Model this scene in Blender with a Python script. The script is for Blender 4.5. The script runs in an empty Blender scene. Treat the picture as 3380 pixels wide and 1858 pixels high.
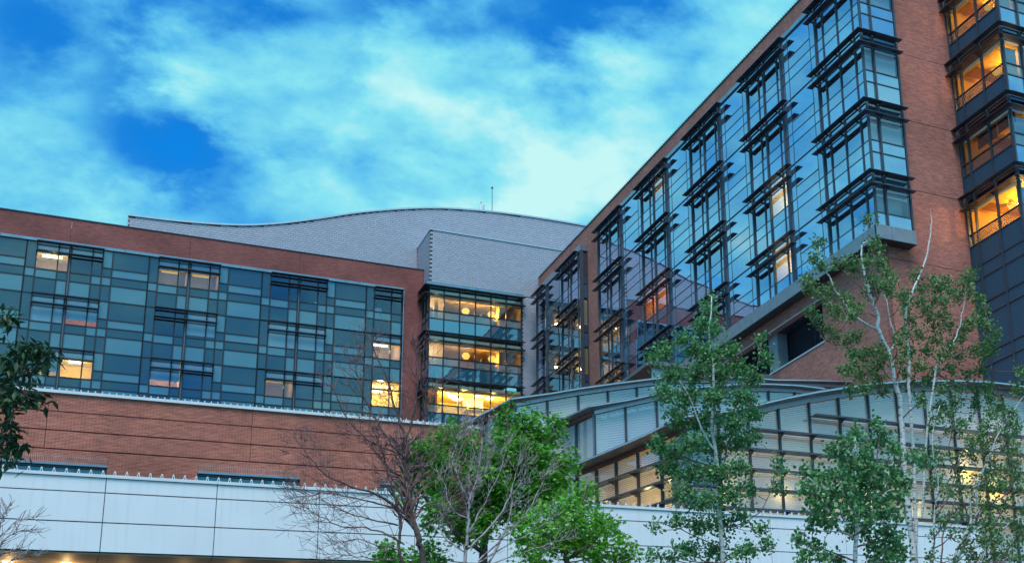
import bpy, math, random
from mathutils import Vector, Matrix

# ---------------------------------------------------------------- camera, sky, sun
sc = bpy.context.scene
C = sc.collection
cam_d = bpy.data.cameras.new('camera')
cam = bpy.data.objects.new('camera', cam_d)
C.objects.link(cam)
cam_d.sensor_width = 36.0
cam_d.lens = 45.08
cam_d.shift_x = -0.28256
cam_d.shift_y = 0.13194
cam_d.clip_start = 0.1
cam_d.clip_end = 3000
RX = Vector((0.86128, -0.50448, -0.06070))
DN = Vector((0.08973, 0.26859, -0.95907))
FW = Vector((0.50014, 0.82058, 0.27660))
m = Matrix.Identity(4)
for i in range(3):
    m[i][0] = RX[i]; m[i][1] = -DN[i]; m[i][2] = -FW[i]
cam.matrix_world = m
sc.camera = cam

SUN_EL, SUN_AZ = math.radians(60), math.radians(205)     # high behind the camera, a little to the left, veiled by cloud
world = bpy.data.worlds.new('World')
sc.world = world
world.use_nodes = True
wt = world.node_tree
wt.nodes.clear()
def wn(t, **k):
    n = wt.nodes.new(t)
    for a, b in k.items(): setattr(n, a, b)
    return n
wl = wt.links.new
out = wn('ShaderNodeOutputWorld'); bg = wn('ShaderNodeBackground')
bg.inputs['Strength'].default_value = 0.12
wl(bg.outputs[0], out.inputs[0])
sky = wn('ShaderNodeTexSky', sky_type='NISHITA', sun_disc=False)
sky.sun_elevation = SUN_EL
sky.sun_rotation = SUN_AZ
sky.air_density = 1.0; sky.dust_density = 0.3; sky.ozone_density = 4.0
tint = wn('ShaderNodeMix', data_type='RGBA', blend_type='MULTIPLY'); tint.inputs[0].default_value = 1
tint.inputs[7].default_value = (0.04, 1.12, 1.95, 1)
wl(sky.outputs[0], tint.inputs[6])
tc = wn('ShaderNodeTexCoord')
nrm = wn('ShaderNodeVectorMath', operation='NORMALIZE'); wl(tc.outputs['Generated'], nrm.inputs[0])
# soft stretched cloud noise in direction space
mp = wn('ShaderNodeMapping'); mp.inputs['Rotation'].default_value = (0.3, 0.5, 0.2); mp.inputs['Scale'].default_value = (1.0, 1.25, 1.7)
wl(nrm.outputs[0], mp.inputs[0])
n1 = wn('ShaderNodeTexNoise'); n1.inputs['Scale'].default_value = 7.5; n1.inputs['Detail'].default_value = 6; n1.inputs['Roughness'].default_value = 0.5; n1.inputs['Distortion'].default_value = 0.35
n2 = wn('ShaderNodeTexNoise'); n2.inputs['Scale'].default_value = 19; n2.inputs['Detail'].default_value = 8; n2.inputs['Roughness'].default_value = 0.6
wl(mp.outputs[0], n1.inputs[0]); wl(mp.outputs[0], n2.inputs[0])
# warp of the directions, so that holes and banks in the cloud get torn edges
wsub = wn('ShaderNodeVectorMath', operation='SUBTRACT'); wl(n2.outputs['Color'], wsub.inputs[0]); wsub.inputs[1].default_value = (.5, .5, .5)
wsc = wn('ShaderNodeVectorMath', operation='SCALE'); wl(wsub.outputs[0], wsc.inputs[0]); wsc.inputs['Scale'].default_value = 0.06
wadd = wn('ShaderNodeVectorMath', operation='ADD'); wl(nrm.outputs[0], wadd.inputs[0]); wl(wsc.outputs[0], wadd.inputs[1])
wsub2 = wn('ShaderNodeVectorMath', operation='SUBTRACT'); wl(n1.outputs['Color'], wsub2.inputs[0]); wsub2.inputs[1].default_value = (.5, .5, .5)
wsc2 = wn('ShaderNodeVectorMath', operation='SCALE'); wl(wsub2.outputs[0], wsc2.inputs[0]); wsc2.inputs['Scale'].default_value = 0.11
wadd2 = wn('ShaderNodeVectorMath', operation='ADD'); wl(wadd.outputs[0], wadd2.inputs[0]); wl(wsc2.outputs[0], wadd2.inputs[1])
BANKS = [(-0.03, 0.89, 0.455, 0.12, -0.28), (-0.032, 0.913, 0.408, 0.035, 0.15), (0.049, 0.915, 0.401, 0.03, 0.4), (0.001, 0.919, 0.394, 0.03, 0.3), (0.024, 0.879, 0.477, 0.016, 0.5), (0.011, 0.853, 0.522, 0.050, -0.9), (-0.045, 0.870, 0.490, 0.034, -0.6), (0.038, 0.888, 0.457, 0.028, -1.1), (0.063, 0.891, 0.45, 0.026, -0.7),
 (0.016, 0.882, 0.470, 0.022, -0.35), (0.094, 0.892, 0.443, 0.022, -0.5), (0.03, 0.906, 0.422, 0.03, 0.45), (0.167, 0.818, 0.55, 0.032, -0.9),
 (0.217, 0.807, 0.55, 0.032, -0.9), (0.271, 0.79, 0.55, 0.034, -1.0), (0.309, 0.771, 0.557, 0.030, -0.8), (-0.033, 0.86, 0.508, 0.035, -0.6),
 (0.082, 0.841, 0.535, 0.025, -0.4), (0.354, 0.757, 0.549, 0.027, -0.25), (0.367, 0.784, 0.5, 0.065, 0.5), (0.334, 0.823, 0.459, 0.06, 0.6),
 (0.268, 0.856, 0.441, 0.06, 0.6), (0.184, 0.868, 0.461, 0.055, 0.4), (0.112, 0.856, 0.505, 0.041, 0.35), (0.41, 0.733, 0.543, 0.045, 0.3),
 (0.046, 0.872, 0.488, 0.032, 0.6), (-0.018, 0.903, 0.429, 0.035, 0.12), (0.187, 0.831, 0.523, 0.033, 0.4), (0.081, 0.879, 0.469, 0.027, 0.4)]
acc = None
for (x, y, z, r, w) in BANKS:
    d = wn('ShaderNodeVectorMath', operation='DISTANCE'); wl(wadd2.outputs[0], d.inputs[0]); d.inputs[1].default_value = (x, y, z)
    mr = wn('ShaderNodeMapRange', interpolation_type='SMOOTHSTEP')
    mr.inputs['From Min'].default_value = r * 1.6; mr.inputs['From Max'].default_value = 0.0
    mr.inputs['To Min'].default_value = 0; mr.inputs['To Max'].default_value = w * (0.29 if w < 0 else 0.38)
    wl(d.outputs['Value'], mr.inputs['Value'])
    if acc is None: acc = mr.outputs[0]
    else:
        a = wn('ShaderNodeMath', operation='ADD'); wl(acc, a.inputs[0]); wl(mr.outputs[0], a.inputs[1]); acc = a.outputs[0]
# cloud cover = base + noise + banks
mrn = wn('ShaderNodeMapRange'); mrn.inputs['From Min'].default_value = 0.3; mrn.inputs['From Max'].default_value = 0.7
mrn.inputs['To Min'].default_value = 0.40; mrn.inputs['To Max'].default_value = 0.88; mrn.clamp = False
wl(n1.outputs['Fac'], mrn.inputs['Value'])
mrf = wn('ShaderNodeMapRange'); mrf.inputs['From Min'].default_value = 0.3; mrf.inputs['From Max'].default_value = 0.7
mrf.inputs['To Min'].default_value = -0.12; mrf.inputs['To Max'].default_value = 0.12; mrf.clamp = False
wl(n2.outputs['Fac'], mrf.inputs['Value'])
s1 = wn('ShaderNodeMath', operation='ADD'); wl(mrn.outputs[0], s1.inputs[0]); wl(acc, s1.inputs[1])
s2 = wn('ShaderNodeMath', operation='ADD', use_clamp=True); wl(s1.outputs[0], s2.inputs[0]); wl(mrf.outputs[0], s2.inputs[1])
ramp = wn('ShaderNodeValToRGB')
cr = ramp.color_ramp; cr.interpolation = 'LINEAR'
K = 1 / 0.12
cr.elements[0].position = 0.0; cr.elements[0].color = (0.006, 0.15, 0.60, 0.0)
cr.elements[1].position = 1.0; cr.elements[1].color = (0.60, 1.0, 1.0, 1)
e = cr.elements.new(0.30); e.color = (0.02, 0.25, 0.76, 0.6)
e = cr.elements.new(0.55); e.color = (0.11, 0.55, 0.92, 0.95)
e = cr.elements.new(0.78); e.color = (0.26, 0.82, 0.96, 1.0)
wl(s2.outputs[0], ramp.inputs[0])
csc = wn('ShaderNodeVectorMath', operation='SCALE'); wl(ramp.outputs['Color'], csc.inputs[0]); csc.inputs['Scale'].default_value = K * 0.93
mixc = wn('ShaderNodeMix', data_type='RGBA'); wl(ramp.outputs['Alpha'], mixc.inputs[0]); wl(tint.outputs[2], mixc.inputs[6]); wl(csc.outputs[0], mixc.inputs[7])
wl(mixc.outputs[2], bg.inputs['Color'])

sun_d = bpy.data.lights.new('sun', 'SUN')
sun = bpy.data.objects.new('sun', sun_d); C.objects.link(sun)
sun_d.energy = 2.7; sun_d.angle = math.radians(35); sun_d.color = (0.98, 0.96, 1.0)
# light comes from azimuth SUN_AZ (clockwise from +Y, as the sky texture counts) at elevation SUN_EL
sd = Vector((math.sin(SUN_AZ) * math.cos(SUN_EL), math.cos(SUN_AZ) * math.cos(SUN_EL), math.sin(SUN_EL)))
sun.rotation_euler = (-sd).to_track_quat('-Z', 'Y').to_euler()
vs = sc.view_settings
vs.view_transform = 'Standard'; vs.look = 'None'; vs.exposure = 0.0; vs.gamma = 1; vs.use_curve_mapping = False
sc.cycles.max_bounces = 8; sc.cycles.transparent_max_bounces = 12; sc.cycles.caustics_reflective = False; sc.cycles.caustics_refractive = False
sc.cycles.sample_clamp_indirect = 3.0

rnd = random.Random(3)

# ---------------------------------------------------------------- materials
M = {}
def nt(name):
    mt = bpy.data.materials.new(name); mt.use_nodes = True
    t = mt.node_tree; t.nodes.clear()
    o = t.nodes.new('ShaderNodeOutputMaterial')
    M[name] = mt
    return mt, t, o
def principled(name, col, rough=0.6, metal=0.0, ior=1.5, emit=None, es=0.0, noise=None, bump=0.0, nscale=3.0, coat=0.0, streak=0.0):
    mt, t, o = nt(name)
    p = t.nodes.new('ShaderNodeBsdfPrincipled')
    p.inputs['Base Color'].default_value = (*col, 1); p.inputs['Roughness'].default_value = rough
    p.inputs['Metallic'].default_value = metal; p.inputs['IOR'].default_value = ior
    if coat: p.inputs['Coat Weight'].default_value = coat; p.inputs['Coat Roughness'].default_value = 0.03
    if emit: p.inputs['Emission Color'].default_value = (*emit, 1); p.inputs['Emission Strength'].default_value = es
    if noise or bump:
        g = t.nodes.new('ShaderNodeNewGeometry')
        n = t.nodes.new('ShaderNodeTexNoise'); n.inputs['Scale'].default_value = nscale; n.inputs['Detail'].default_value = 5
        t.links.new(g.outputs['Position'], n.inputs[0])
        if noise:
            r = t.nodes.new('ShaderNodeMapRange'); r.inputs['From Min'].default_value = .3; r.inputs['From Max'].default_value = .7
            r.inputs['To Min'].default_value = 1 - noise; r.inputs['To Max'].default_value = 1 + noise
            t.links.new(n.outputs['Fac'], r.inputs['Value'])
            s = t.nodes.new('ShaderNodeVectorMath'); s.operation = 'SCALE'; s.inputs[0].default_value = col
            t.links.new(r.outputs[0], s.inputs['Scale']); t.links.new(s.outputs[0], p.inputs['Base Color'])
            if streak:   # rain streaks: dirt drawn out downwards
                mp = t.nodes.new('ShaderNodeMapping'); mp.inputs['Scale'].default_value = (5.5, 5.5, .22); t.links.new(g.outputs['Position'], mp.inputs[0])
                n2_ = t.nodes.new('ShaderNodeTexNoise'); n2_.inputs['Scale'].default_value = 1.0; n2_.inputs['Detail'].default_value = 4; t.links.new(mp.outputs[0], n2_.inputs[0])
                r2_ = t.nodes.new('ShaderNodeMapRange'); r2_.inputs['From Min'].default_value = .5; r2_.inputs['From Max'].default_value = .78
                r2_.inputs['To Min'].default_value = 1; r2_.inputs['To Max'].default_value = 1 - streak * 3; t.links.new(n2_.outputs['Fac'], r2_.inputs['Value'])
                s2_ = t.nodes.new('ShaderNodeVectorMath'); s2_.operation = 'SCALE'; t.links.new(s.outputs[0], s2_.inputs[0]); t.links.new(r2_.outputs[0], s2_.inputs['Scale'])
                t.links.new(s2_.outputs[0], p.inputs['Base Color'])
        if bump:
            b = t.nodes.new('ShaderNodeBump'); b.inputs['Strength'].default_value = bump; b.inputs['Distance'].default_value = 0.02
            t.links.new(n.outputs['Fac'], b.inputs['Height']); t.links.new(b.outputs[0], p.inputs['Normal'])
    t.links.new(p.outputs[0], o.inputs[0])
    return mt

def brick(name, c1, c2, mortar, bw, bh, contrast=1.0, vert=False):
    mt, t, o = nt(name); L = t.links.new
    g = t.nodes.new('ShaderNodeNewGeometry'); s = t.nodes.new('ShaderNodeSeparateXYZ'); L(g.outputs['Position'], s.inputs[0])
    a = t.nodes.new('ShaderNodeMath'); a.operation = 'ADD'; L(s.outputs[0], a.inputs[0]); L(s.outputs[1], a.inputs[1])
    c = t.nodes.new('ShaderNodeCombineXYZ')
    if vert: L(s.outputs[2], c.inputs[0]); L(a.outputs[0], c.inputs[1])
    else: L(a.outputs[0], c.inputs[0]); L(s.outputs[2], c.inputs[1])
    b = t.nodes.new('ShaderNodeTexBrick'); b.inputs['Scale'].default_value = 1
    b.inputs['Brick Width'].default_value = bw; b.inputs['Row Height'].default_value = bh
    b.inputs['Mortar Size'].default_value = min(0.012, bh * .16); b.inputs['Mortar Smooth'].default_value = 0.1; b.inputs['Bias'].default_value = -0.1
    b.inputs['Color1'].default_value = (*c1, 1); b.inputs['Color2'].default_value = (*c2, 1); b.inputs['Mortar'].default_value = (*mortar, 1)
    if vert: b.offset = 0.0
    L(c.outputs[0], b.inputs[0])
    n = t.nodes.new('ShaderNodeTexNoise'); n.inputs['Scale'].default_value = 0.35; n.inputs['Detail'].default_value = 6; L(g.outputs['Position'], n.inputs[0])
    r = t.nodes.new('ShaderNodeMapRange'); r.inputs['From Min'].default_value = .3; r.inputs['From Max'].default_value = .7; r.inputs['To Min'].default_value = .80; r.inputs['To Max'].default_value = 1.18
    L(n.outputs['Fac'], r.inputs['Value'])
    # a second noise stretched along the courses makes runs of darker brick
    mp2 = t.nodes.new('ShaderNodeMapping'); mp2.inputs['Scale'].default_value = (1.6, 7.5, 1) if not vert else (7.5, 1.6, 1); L(c.outputs[0], mp2.inputs[0])
    n3 = t.nodes.new('ShaderNodeTexNoise'); n3.inputs['Scale'].default_value = 1.0; n3.inputs['Detail'].default_value = 3; L(mp2.outputs[0], n3.inputs[0])
    r3 = t.nodes.new('ShaderNodeMapRange'); r3.inputs['From Min'].default_value = .35; r3.inputs['From Max'].default_value = .65; r3.inputs['To Min'].default_value = .82; r3.inputs['To Max'].default_value = 1.10
    L(n3.outputs['Fac'], r3.inputs['Value'])
    mm = t.nodes.new('ShaderNodeMath'); mm.operation = 'MULTIPLY'; L(r.outputs[0], mm.inputs[0]); L(r3.outputs[0], mm.inputs[1])
    v = t.nodes.new('ShaderNodeVectorMath'); v.operation = 'SCALE'; L(b.outputs['Color'], v.inputs[0]); L(mm.outputs[0], v.inputs['Scale'])
    p = t.nodes.new('ShaderNodeBsdfPrincipled'); p.inputs['Roughness'].default_value = .88; L(v.outputs[0], p.inputs['Base Color'])
    bp = t.nodes.new('ShaderNodeBump'); bp.inputs['Strength'].default_value = .5; bp.inputs['Distance'].default_value = .012; bp.invert = True
    L(b.outputs['Fac'], bp.inputs['Height']); L(bp.outputs[0], p.inputs['Normal'])
    L(p.outputs[0], o.inputs[0])

def glass(name, tint=(0.85, 0.93, 0.92), f0=0.10, stripes=None, gc=(1, 1, 1)):
    """coated glazing: mirror by a Fresnel curve over a tinted see-through sheet, optional printed ceramic lines"""
    mt, t, o = nt(name); L = t.links.new
    tr = t.nodes.new('ShaderNodeBsdfTransparent'); tr.inputs[0].default_value = (*tint, 1)
    gl = t.nodes.new('ShaderNodeBsdfGlossy'); gl.inputs['Roughness'].default_value = 0.01; gl.inputs[0].default_value = (*gc, 1)
    fr = t.nodes.new('ShaderNodeFresnel'); fr.inputs[0].default_value = 1.65
    mr0 = t.nodes.new('ShaderNodeMapRange'); mr0.inputs['To Min'].default_value = f0; mr0.inputs['To Max'].default_value = 1.0; L(fr.outputs[0], mr0.inputs['Value'])
    gb = t.nodes.new('ShaderNodeNewGeometry')   # the far face of a pane adds nothing: one reflection per sheet
    mr = t.nodes.new('ShaderNodeMix'); mr.data_type = 'FLOAT'; L(gb.outputs['Backfacing'], mr.inputs[0]); L(mr0.outputs[0], mr.inputs[2]); mr.inputs[3].default_value = 0.0
    mx = t.nodes.new('ShaderNodeMixShader'); L(mr.outputs[0], mx.inputs[0]); L(tr.outputs[0], mx.inputs[1]); L(gl.outputs[0], mx.inputs[2])
    res = mx
    if stripes:
        per, cover, col = stripes
        g = t.nodes.new('ShaderNodeNewGeometry'); s = t.nodes.new('ShaderNodeSeparateXYZ'); L(g.outputs['Position'], s.inputs[0])
        d = t.nodes.new('ShaderNodeMath'); d.operation = 'DIVIDE'; L(s.outputs[2], d.inputs[0]); d.inputs[1].default_value = per
        fc = t.nodes.new('ShaderNodeMath'); fc.operation = 'FRACT'; L(d.outputs[0], fc.inputs[0])
        lt = t.nodes.new('ShaderNodeMath'); lt.operation = 'LESS_THAN'; L(fc.outputs[0], lt.inputs[0]); lt.inputs[1].default_value = cover
        df = t.nodes.new('ShaderNodeBsdfDiffuse'); df.inputs[0].default_value = (*col, 1)
        tl = t.nodes.new('ShaderNodeBsdfTranslucent'); tl.inputs[0].default_value = (*[min(1, c * 1.1) for c in col], 1)
        dm = t.nodes.new('ShaderNodeMixShader'); dm.inputs[0].default_value = .35; L(df.outputs[0], dm.inputs[1]); L(tl.outputs[0], dm.inputs[2])
        dg = t.nodes.new('ShaderNodeMixShader'); L(mr.outputs[0], dg.inputs[0]); L(dm.outputs[0], dg.inputs[1]); L(gl.outputs[0], dg.inputs[2])
        m2 = t.nodes.new('ShaderNodeMixShader'); L(lt.outputs[0], m2.inputs[0]); L(mx.outputs[0], m2.inputs[1]); L(dg.outputs[0], m2.inputs[2])
        res = m2
    L(res.outputs[0], o.inputs[0])

def spandrel(name, col, f0=0.08, stripes=None, wob=0.0, gc=(1, 1, 1)):
    mt, t, o = nt(name); L = t.links.new
    df = t.nodes.new('ShaderNodeBsdfDiffuse'); df.inputs[0].default_value = (*col, 1)
    gl = t.nodes.new('ShaderNodeBsdfGlossy'); gl.inputs['Roughness'].default_value = 0.015; gl.inputs[0].default_value = (*gc, 1)
    fr = t.nodes.new('ShaderNodeFresnel'); fr.inputs[0].default_value = 1.65
    mr = t.nodes.new('ShaderNodeMapRange'); mr.inputs['To Min'].default_value = f0; mr.inputs['To Max'].default_value = 1.0; L(fr.outputs[0], mr.inputs['Value'])
    g = t.nodes.new('ShaderNodeNewGeometry')
    if stripes:
        per, cover, col2 = stripes
        s = t.nodes.new('ShaderNodeSeparateXYZ'); L(g.outputs['Position'], s.inputs[0])
        d = t.nodes.new('ShaderNodeMath'); d.operation = 'DIVIDE'; L(s.outputs[2], d.inputs[0]); d.inputs[1].default_value = per
        fc = t.nodes.new('ShaderNodeMath'); fc.operation = 'FRACT'; L(d.outputs[0], fc.inputs[0])
        lt = t.nodes.new('ShaderNodeMath'); lt.operation = 'LESS_THAN'; L(fc.outputs[0], lt.inputs[0]); lt.inputs[1].default_value = cover
        mc = t.nodes.new('ShaderNodeMix'); mc.data_type = 'RGBA'; mc.inputs[6].default_value = (*col, 1); mc.inputs[7].default_value = (*col2, 1)
        L(lt.outputs[0], mc.inputs[0]); L(mc.outputs[2], df.inputs[0])
    if wob:
        n = t.nodes.new('ShaderNodeTexNoise'); n.inputs['Scale'].default_value = 0.9; L(g.outputs['Position'], n.inputs[0])
        b = t.nodes.new('ShaderNodeBump'); b.inputs['Strength'].default_value = wob; b.inputs['Distance'].default_value = .01
        L(n.outputs['Fac'], b.inputs['Height']); L(b.outputs[0], gl.inputs['Normal'])
    mx = t.nodes.new('ShaderNodeMixShader'); L(mr.outputs[0], mx.inputs[0]); L(df.outputs[0], mx.inputs[1]); L(gl.outputs[0], mx.inputs[2])
    L(mx.outputs[0], o.inputs[0])

def emis(name, col, s):
    mt, t, o = nt(name)
    e = t.nodes.new('ShaderNodeEmission'); e.inputs[0].default_value = (*col, 1); e.inputs[1].default_value = s
    t.links.new(e.outputs[0], o.inputs[0])

def perpiece(name, col, rough, metal, var, hue=0.0, transl=0.0):
    """a colour that differs a little from piece to piece of a joined mesh and from object to object"""
    mt, t, o = nt(name); L = t.links.new
    g = t.nodes.new('ShaderNodeNewGeometry'); oi = t.nodes.new('ShaderNodeObjectInfo')
    ad = t.nodes.new('ShaderNodeMath'); ad.operation = 'ADD'; L(g.outputs['Random Per Island'], ad.inputs[0]); L(oi.outputs['Random'], ad.inputs[1])
    fr = t.nodes.new('ShaderNodeMath'); fr.operation = 'FRACT'; L(ad.outputs[0], fr.inputs[0])
    r = t.nodes.new('ShaderNodeMapRange'); r.inputs['To Min'].default_value = 1 - var; r.inputs['To Max'].default_value = 1 + var; L(fr.outputs[0], r.inputs['Value'])
    h = t.nodes.new('ShaderNodeHueSaturation'); h.inputs['Color'].default_value = (*col, 1); L(r.outputs[0], h.inputs['Value'])
    if hue:
        r2 = t.nodes.new('ShaderNodeMapRange'); r2.inputs['To Min'].default_value = .5 - hue; r2.inputs['To Max'].default_value = .5 + hue
        m3 = t.nodes.new('ShaderNodeMath'); m3.operation = 'MULTIPLY'; m3.inputs[1].default_value = 7.31; L(fr.outputs[0], m3.inputs[0])
        f3 = t.nodes.new('ShaderNodeMath'); f3.operation = 'FRACT'; L(m3.outputs[0], f3.inputs[0]); L(f3.outputs[0], r2.inputs['Value']); L(r2.outputs[0], h.inputs['Hue'])
    p = t.nodes.new('ShaderNodeBsdfPrincipled'); p.inputs['Roughness'].default_value = rough; p.inputs['Metallic'].default_value = metal
    L(h.outputs[0], p.inputs['Base Color'])
    if transl:
        tl = t.nodes.new('ShaderNodeBsdfTranslucent'); L(h.outputs[0], tl.inputs[0])
        mx = t.nodes.new('ShaderNodeMixShader'); mx.inputs[0].default_value = transl; L(p.outputs[0], mx.inputs[1]); L(tl.outputs[0], mx.inputs[2]); L(mx.outputs[0], o.inputs[0])
    else: L(p.outputs[0], o.inputs[0])

def bark(name, c1, c2, zs=9.0, thr=.62):
    mt, t, o = nt(name); L = t.links.new
    g = t.nodes.new('ShaderNodeNewGeometry'); mp = t.nodes.new('ShaderNodeMapping'); mp.inputs['Scale'].default_value = (6, 6, zs * 3); L(g.outputs['Position'], mp.inputs[0])
    n = t.nodes.new('ShaderNodeTexNoise'); n.inputs['Scale'].default_value = 1; n.inputs['Detail'].default_value = 4; L(mp.outputs[0], n.inputs[0])
    r = t.nodes.new('ShaderNodeMapRange'); r.inputs['From Min'].default_value = thr - .1; r.inputs['From Max'].default_value = thr + .05; L(n.outputs['Fac'], r.inputs['Value'])
    mc = t.nodes.new('ShaderNodeMix'); mc.data_type = 'RGBA'; mc.inputs[6].default_value = (*c1, 1); mc.inputs[7].default_value = (*c2, 1); L(r.outputs[0], mc.inputs[0])
    p = t.nodes.new('ShaderNodeBsdfPrincipled'); p.inputs['Roughness'].default_value = .85; L(mc.outputs[2], p.inputs['Base Color'])
    b = t.nodes.new('ShaderNodeBump'); b.inputs['Strength'].default_value = .4; b.inputs['Distance'].default_value = .01; L(n.outputs['Fac'], b.inputs['Height']); L(b.outputs[0], p.inputs['Normal'])
    L(p.outputs[0], o.inputs[0])

brick('brick_long', (0.52, 0.13, 0.085), (0.27, 0.065, 0.05), (0.60, 0.27, 0.20), 0.26, 0.062)
brick('brick_soldier', (0.46, 0.15, 0.11), (0.33, 0.10, 0.08), (0.5, 0.28, 0.24), 0.24, 0.075, vert=True)
brick('brick_small', (0.51, 0.16, 0.12), (0.27, 0.082, 0.068), (0.56, 0.27, 0.22), 0.26, 0.075)
brick('brick_upper', (0.33, 0.085, 0.075), (0.22, 0.056, 0.05), (0.32, 0.13, 0.115), 0.25, 0.075)
principled('dark_metal', (0.08, 0.095, 0.125), .38, .3, noise=.12)
principled('black_metal', (0.022, 0.026, 0.042), .45, .1)
principled('shade_metal', (0.085, 0.10, 0.14), .35, .5, noise=.15)
principled('bright_metal', (0.30, 0.38, 0.46), .3, .7, noise=.15, nscale=1.5)
principled('beam_metal', (0.26, 0.30, 0.35), .42, .25, noise=.10, nscale=2.2)
principled('white_panel', (0.86, 0.86, 0.90), .42, 0, noise=.03, nscale=.9, streak=.035)
principled('white_coping', (0.78, 0.80, 0.84), .4, 0, noise=.04)
principled('joint', (0.12, 0.11, 0.11), .8)
principled('sill_metal', (0.6, 0.66, 0.76), .35, .3)
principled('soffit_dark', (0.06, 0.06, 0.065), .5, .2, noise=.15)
principled('roof_edge', (0.55, 0.62, 0.68), .3, .6, noise=.1)
principled('roof_soffit', (0.21, 0.205, 0.215), .42, .35, noise=.16, nscale=1.8)
principled('fascia', (0.60, 0.65, 0.73), .38, .45, noise=.08)
principled('fascia_brown', (0.34, 0.17, 0.14), .42, .4, noise=.12)
principled('ground', (0.10, 0.10, 0.10), .9, noise=.2, nscale=.5)
principled('canopy_soffit', (0.33, 0.27, 0.20), .6, noise=.1)
principled('core', (0.10, 0.09, 0.09), .9)
principled('louvre', (0.06, 0.075, 0.12), .4, .3)
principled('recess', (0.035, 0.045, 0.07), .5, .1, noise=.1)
principled('concrete', (0.26, 0.29, 0.34), .7, noise=.1)
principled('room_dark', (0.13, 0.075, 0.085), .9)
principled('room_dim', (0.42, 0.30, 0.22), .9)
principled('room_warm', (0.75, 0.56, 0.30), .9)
principled('room_orange', (0.85, 0.46, 0.10), .9)
principled('room_wood', (0.68, 0.36, 0.06), .6, noise=.15)
principled('room_cream', (0.80, 0.70, 0.52), .9)
principled('room_yellow', (0.88, 0.66, 0.16), .9)
principled('blind', (0.74, 0.82, 0.82), .9)
principled('blind_cream', (0.82, 0.75, 0.64), .9)
principled('furniture', (0.10, 0.12, 0.18), .6)
principled('white_object', (0.8, 0.85, 0.9), .5)
emis('lamp', (1.0, 0.52, 0.08), 1.9)
emis('tube_lamp', (1.0, 0.80, 0.45), 7.0)
emis('troffer', (1.0, 0.90, 0.62), 6.0)
emis('soffit_lamp', (1.0, 0.62, 0.22), 6.0)
emis('lit_panel', (1.0, 0.56, 0.12), 1.0)
spandrel('spandrel_dark', (0.030, 0.074, 0.118), .05, wob=.25)
spandrel('spandrel_frit', (0.055, 0.145, 0.20), .08, stripes=(0.075, .62, (0.12, 0.265, 0.34)), wob=.25)
spandrel('spandrel_tower', (0.016, 0.04, 0.07), .0, stripes=(0.105, .55, (0.09, 0.17, 0.26)), gc=(.30, .42, .55))
spandrel('spandrel_blue', (0.02, 0.10, 0.16), .30, stripes=(0.09, .5, (0.045, 0.17, 0.25)), wob=.35)
spandrel('mirror_dark', (0.012, 0.045, 0.09), .72, wob=.12, gc=(.70, .80, 1.0))
spandrel('mirror_frit', (0.04, 0.12, 0.18), .52, stripes=(0.105, .6, (0.22, 0.36, 0.50)), wob=.12, gc=(.74, .82, 1.0))
glass('glass', (0.80, 0.88, 0.92), .13, gc=(.85, .82, 1.0))
glass('glass_mirror', (0.70, 0.80, 0.88), .55, gc=(.70, .80, 1.0))
glass('glass_clear', (0.90, 0.94, 0.92), .07)
glass('glass_frit', (0.80, 0.88, 0.90), .10, stripes=(0.085, .5, (0.30, 0.42, 0.50)))
glass('pavilion_glass', (0.80, 0.90, 0.92), .14, stripes=(0.085, .64, (0.88, 0.90, 0.94)), gc=(.88, .88, 1.0))
perpiece('shingle', (0.40, 0.42, 0.50), .55, .05, .07)
perpiece('aspen_leaf', (0.11, 0.29, 0.095), .45, 0, .38, hue=.03, transl=.25)
perpiece('aspen_leaf_olive', (0.13, 0.25, 0.075), .5, 0, .40, hue=.035, transl=.25)
perpiece('maple_leaf', (0.13, 0.38, 0.035), .5, 0, .42, hue=.025, transl=.3)
perpiece('maple_leaf_light', (0.17, 0.46, 0.04), .5, 0, .38, hue=.025, transl=.35)
perpiece('ash_leaf', (0.028, 0.085, 0.03), .5, 0, .35, hue=.02, transl=.15)
bark('aspen_bark', (0.68, 0.68, 0.67), (0.12, 0.11, 0.10))
bark('dark_bark', (0.075, 0.050, 0.042), (0.15, 0.10, 0.09), 3, .5)
bark('twig_bark', (0.30, 0.16, 0.155), (0.10, 0.06, 0.065), 3, .55)
bark('grey_twig_bark', (0.46, 0.38, 0.39), (0.16, 0.12, 0.12), 3, .55)

# ---------------------------------------------------------------- object helpers
def thing(name, label, cat, loc=(0, 0, 0), group=None):
    o = bpy.data.objects.new(name, None); C.objects.link(o)
    o.location = loc; o.empty_display_size = .2
    o['label'] = label; o['category'] = cat
    if group: o['group'] = group
    return o
MC = {}
def new_mesh(verts, faces, mat, slots=None, fm=None):
    me = bpy.data.meshes.new('mesh'); me.from_pydata(verts, [], faces); me.update()
    for s in (slots or [mat]): me.materials.append(M[s])
    if fm:
        for p, i in zip(me.polygons, fm): p.material_index = i
    return me
def put(name, me, parent=None, loc=(0, 0, 0), rz=0.0, rot=None, label=None, world=True):
    o = bpy.data.objects.new(name, me); C.objects.link(o)
    l = Vector(loc)
    if parent is not None:
        o.parent = parent
        if world:
            q = parent; off = Vector((0, 0, 0))
            while q is not None:
                off += q.location; q = q.parent
            l = l - off
    o.location = l
    o.rotation_euler = rot if rot else (0, 0, rz)
    if label: o['label'] = label
    return o
BF = [(0, 3, 2, 1), (4, 5, 6, 7), (0, 1, 5, 4), (2, 3, 7, 6), (1, 2, 6, 5), (3, 0, 4, 7)]
def bverts(x, y, z):
    x /= 2; y /= 2; z /= 2
    return [(-x, -y, -z), (x, -y, -z), (x, y, -z), (-x, y, -z), (-x, -y, z), (x, -y, z), (x, y, z), (-x, y, z)]
COUNT = {}; REST = {}
LIMIT = 290
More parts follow.
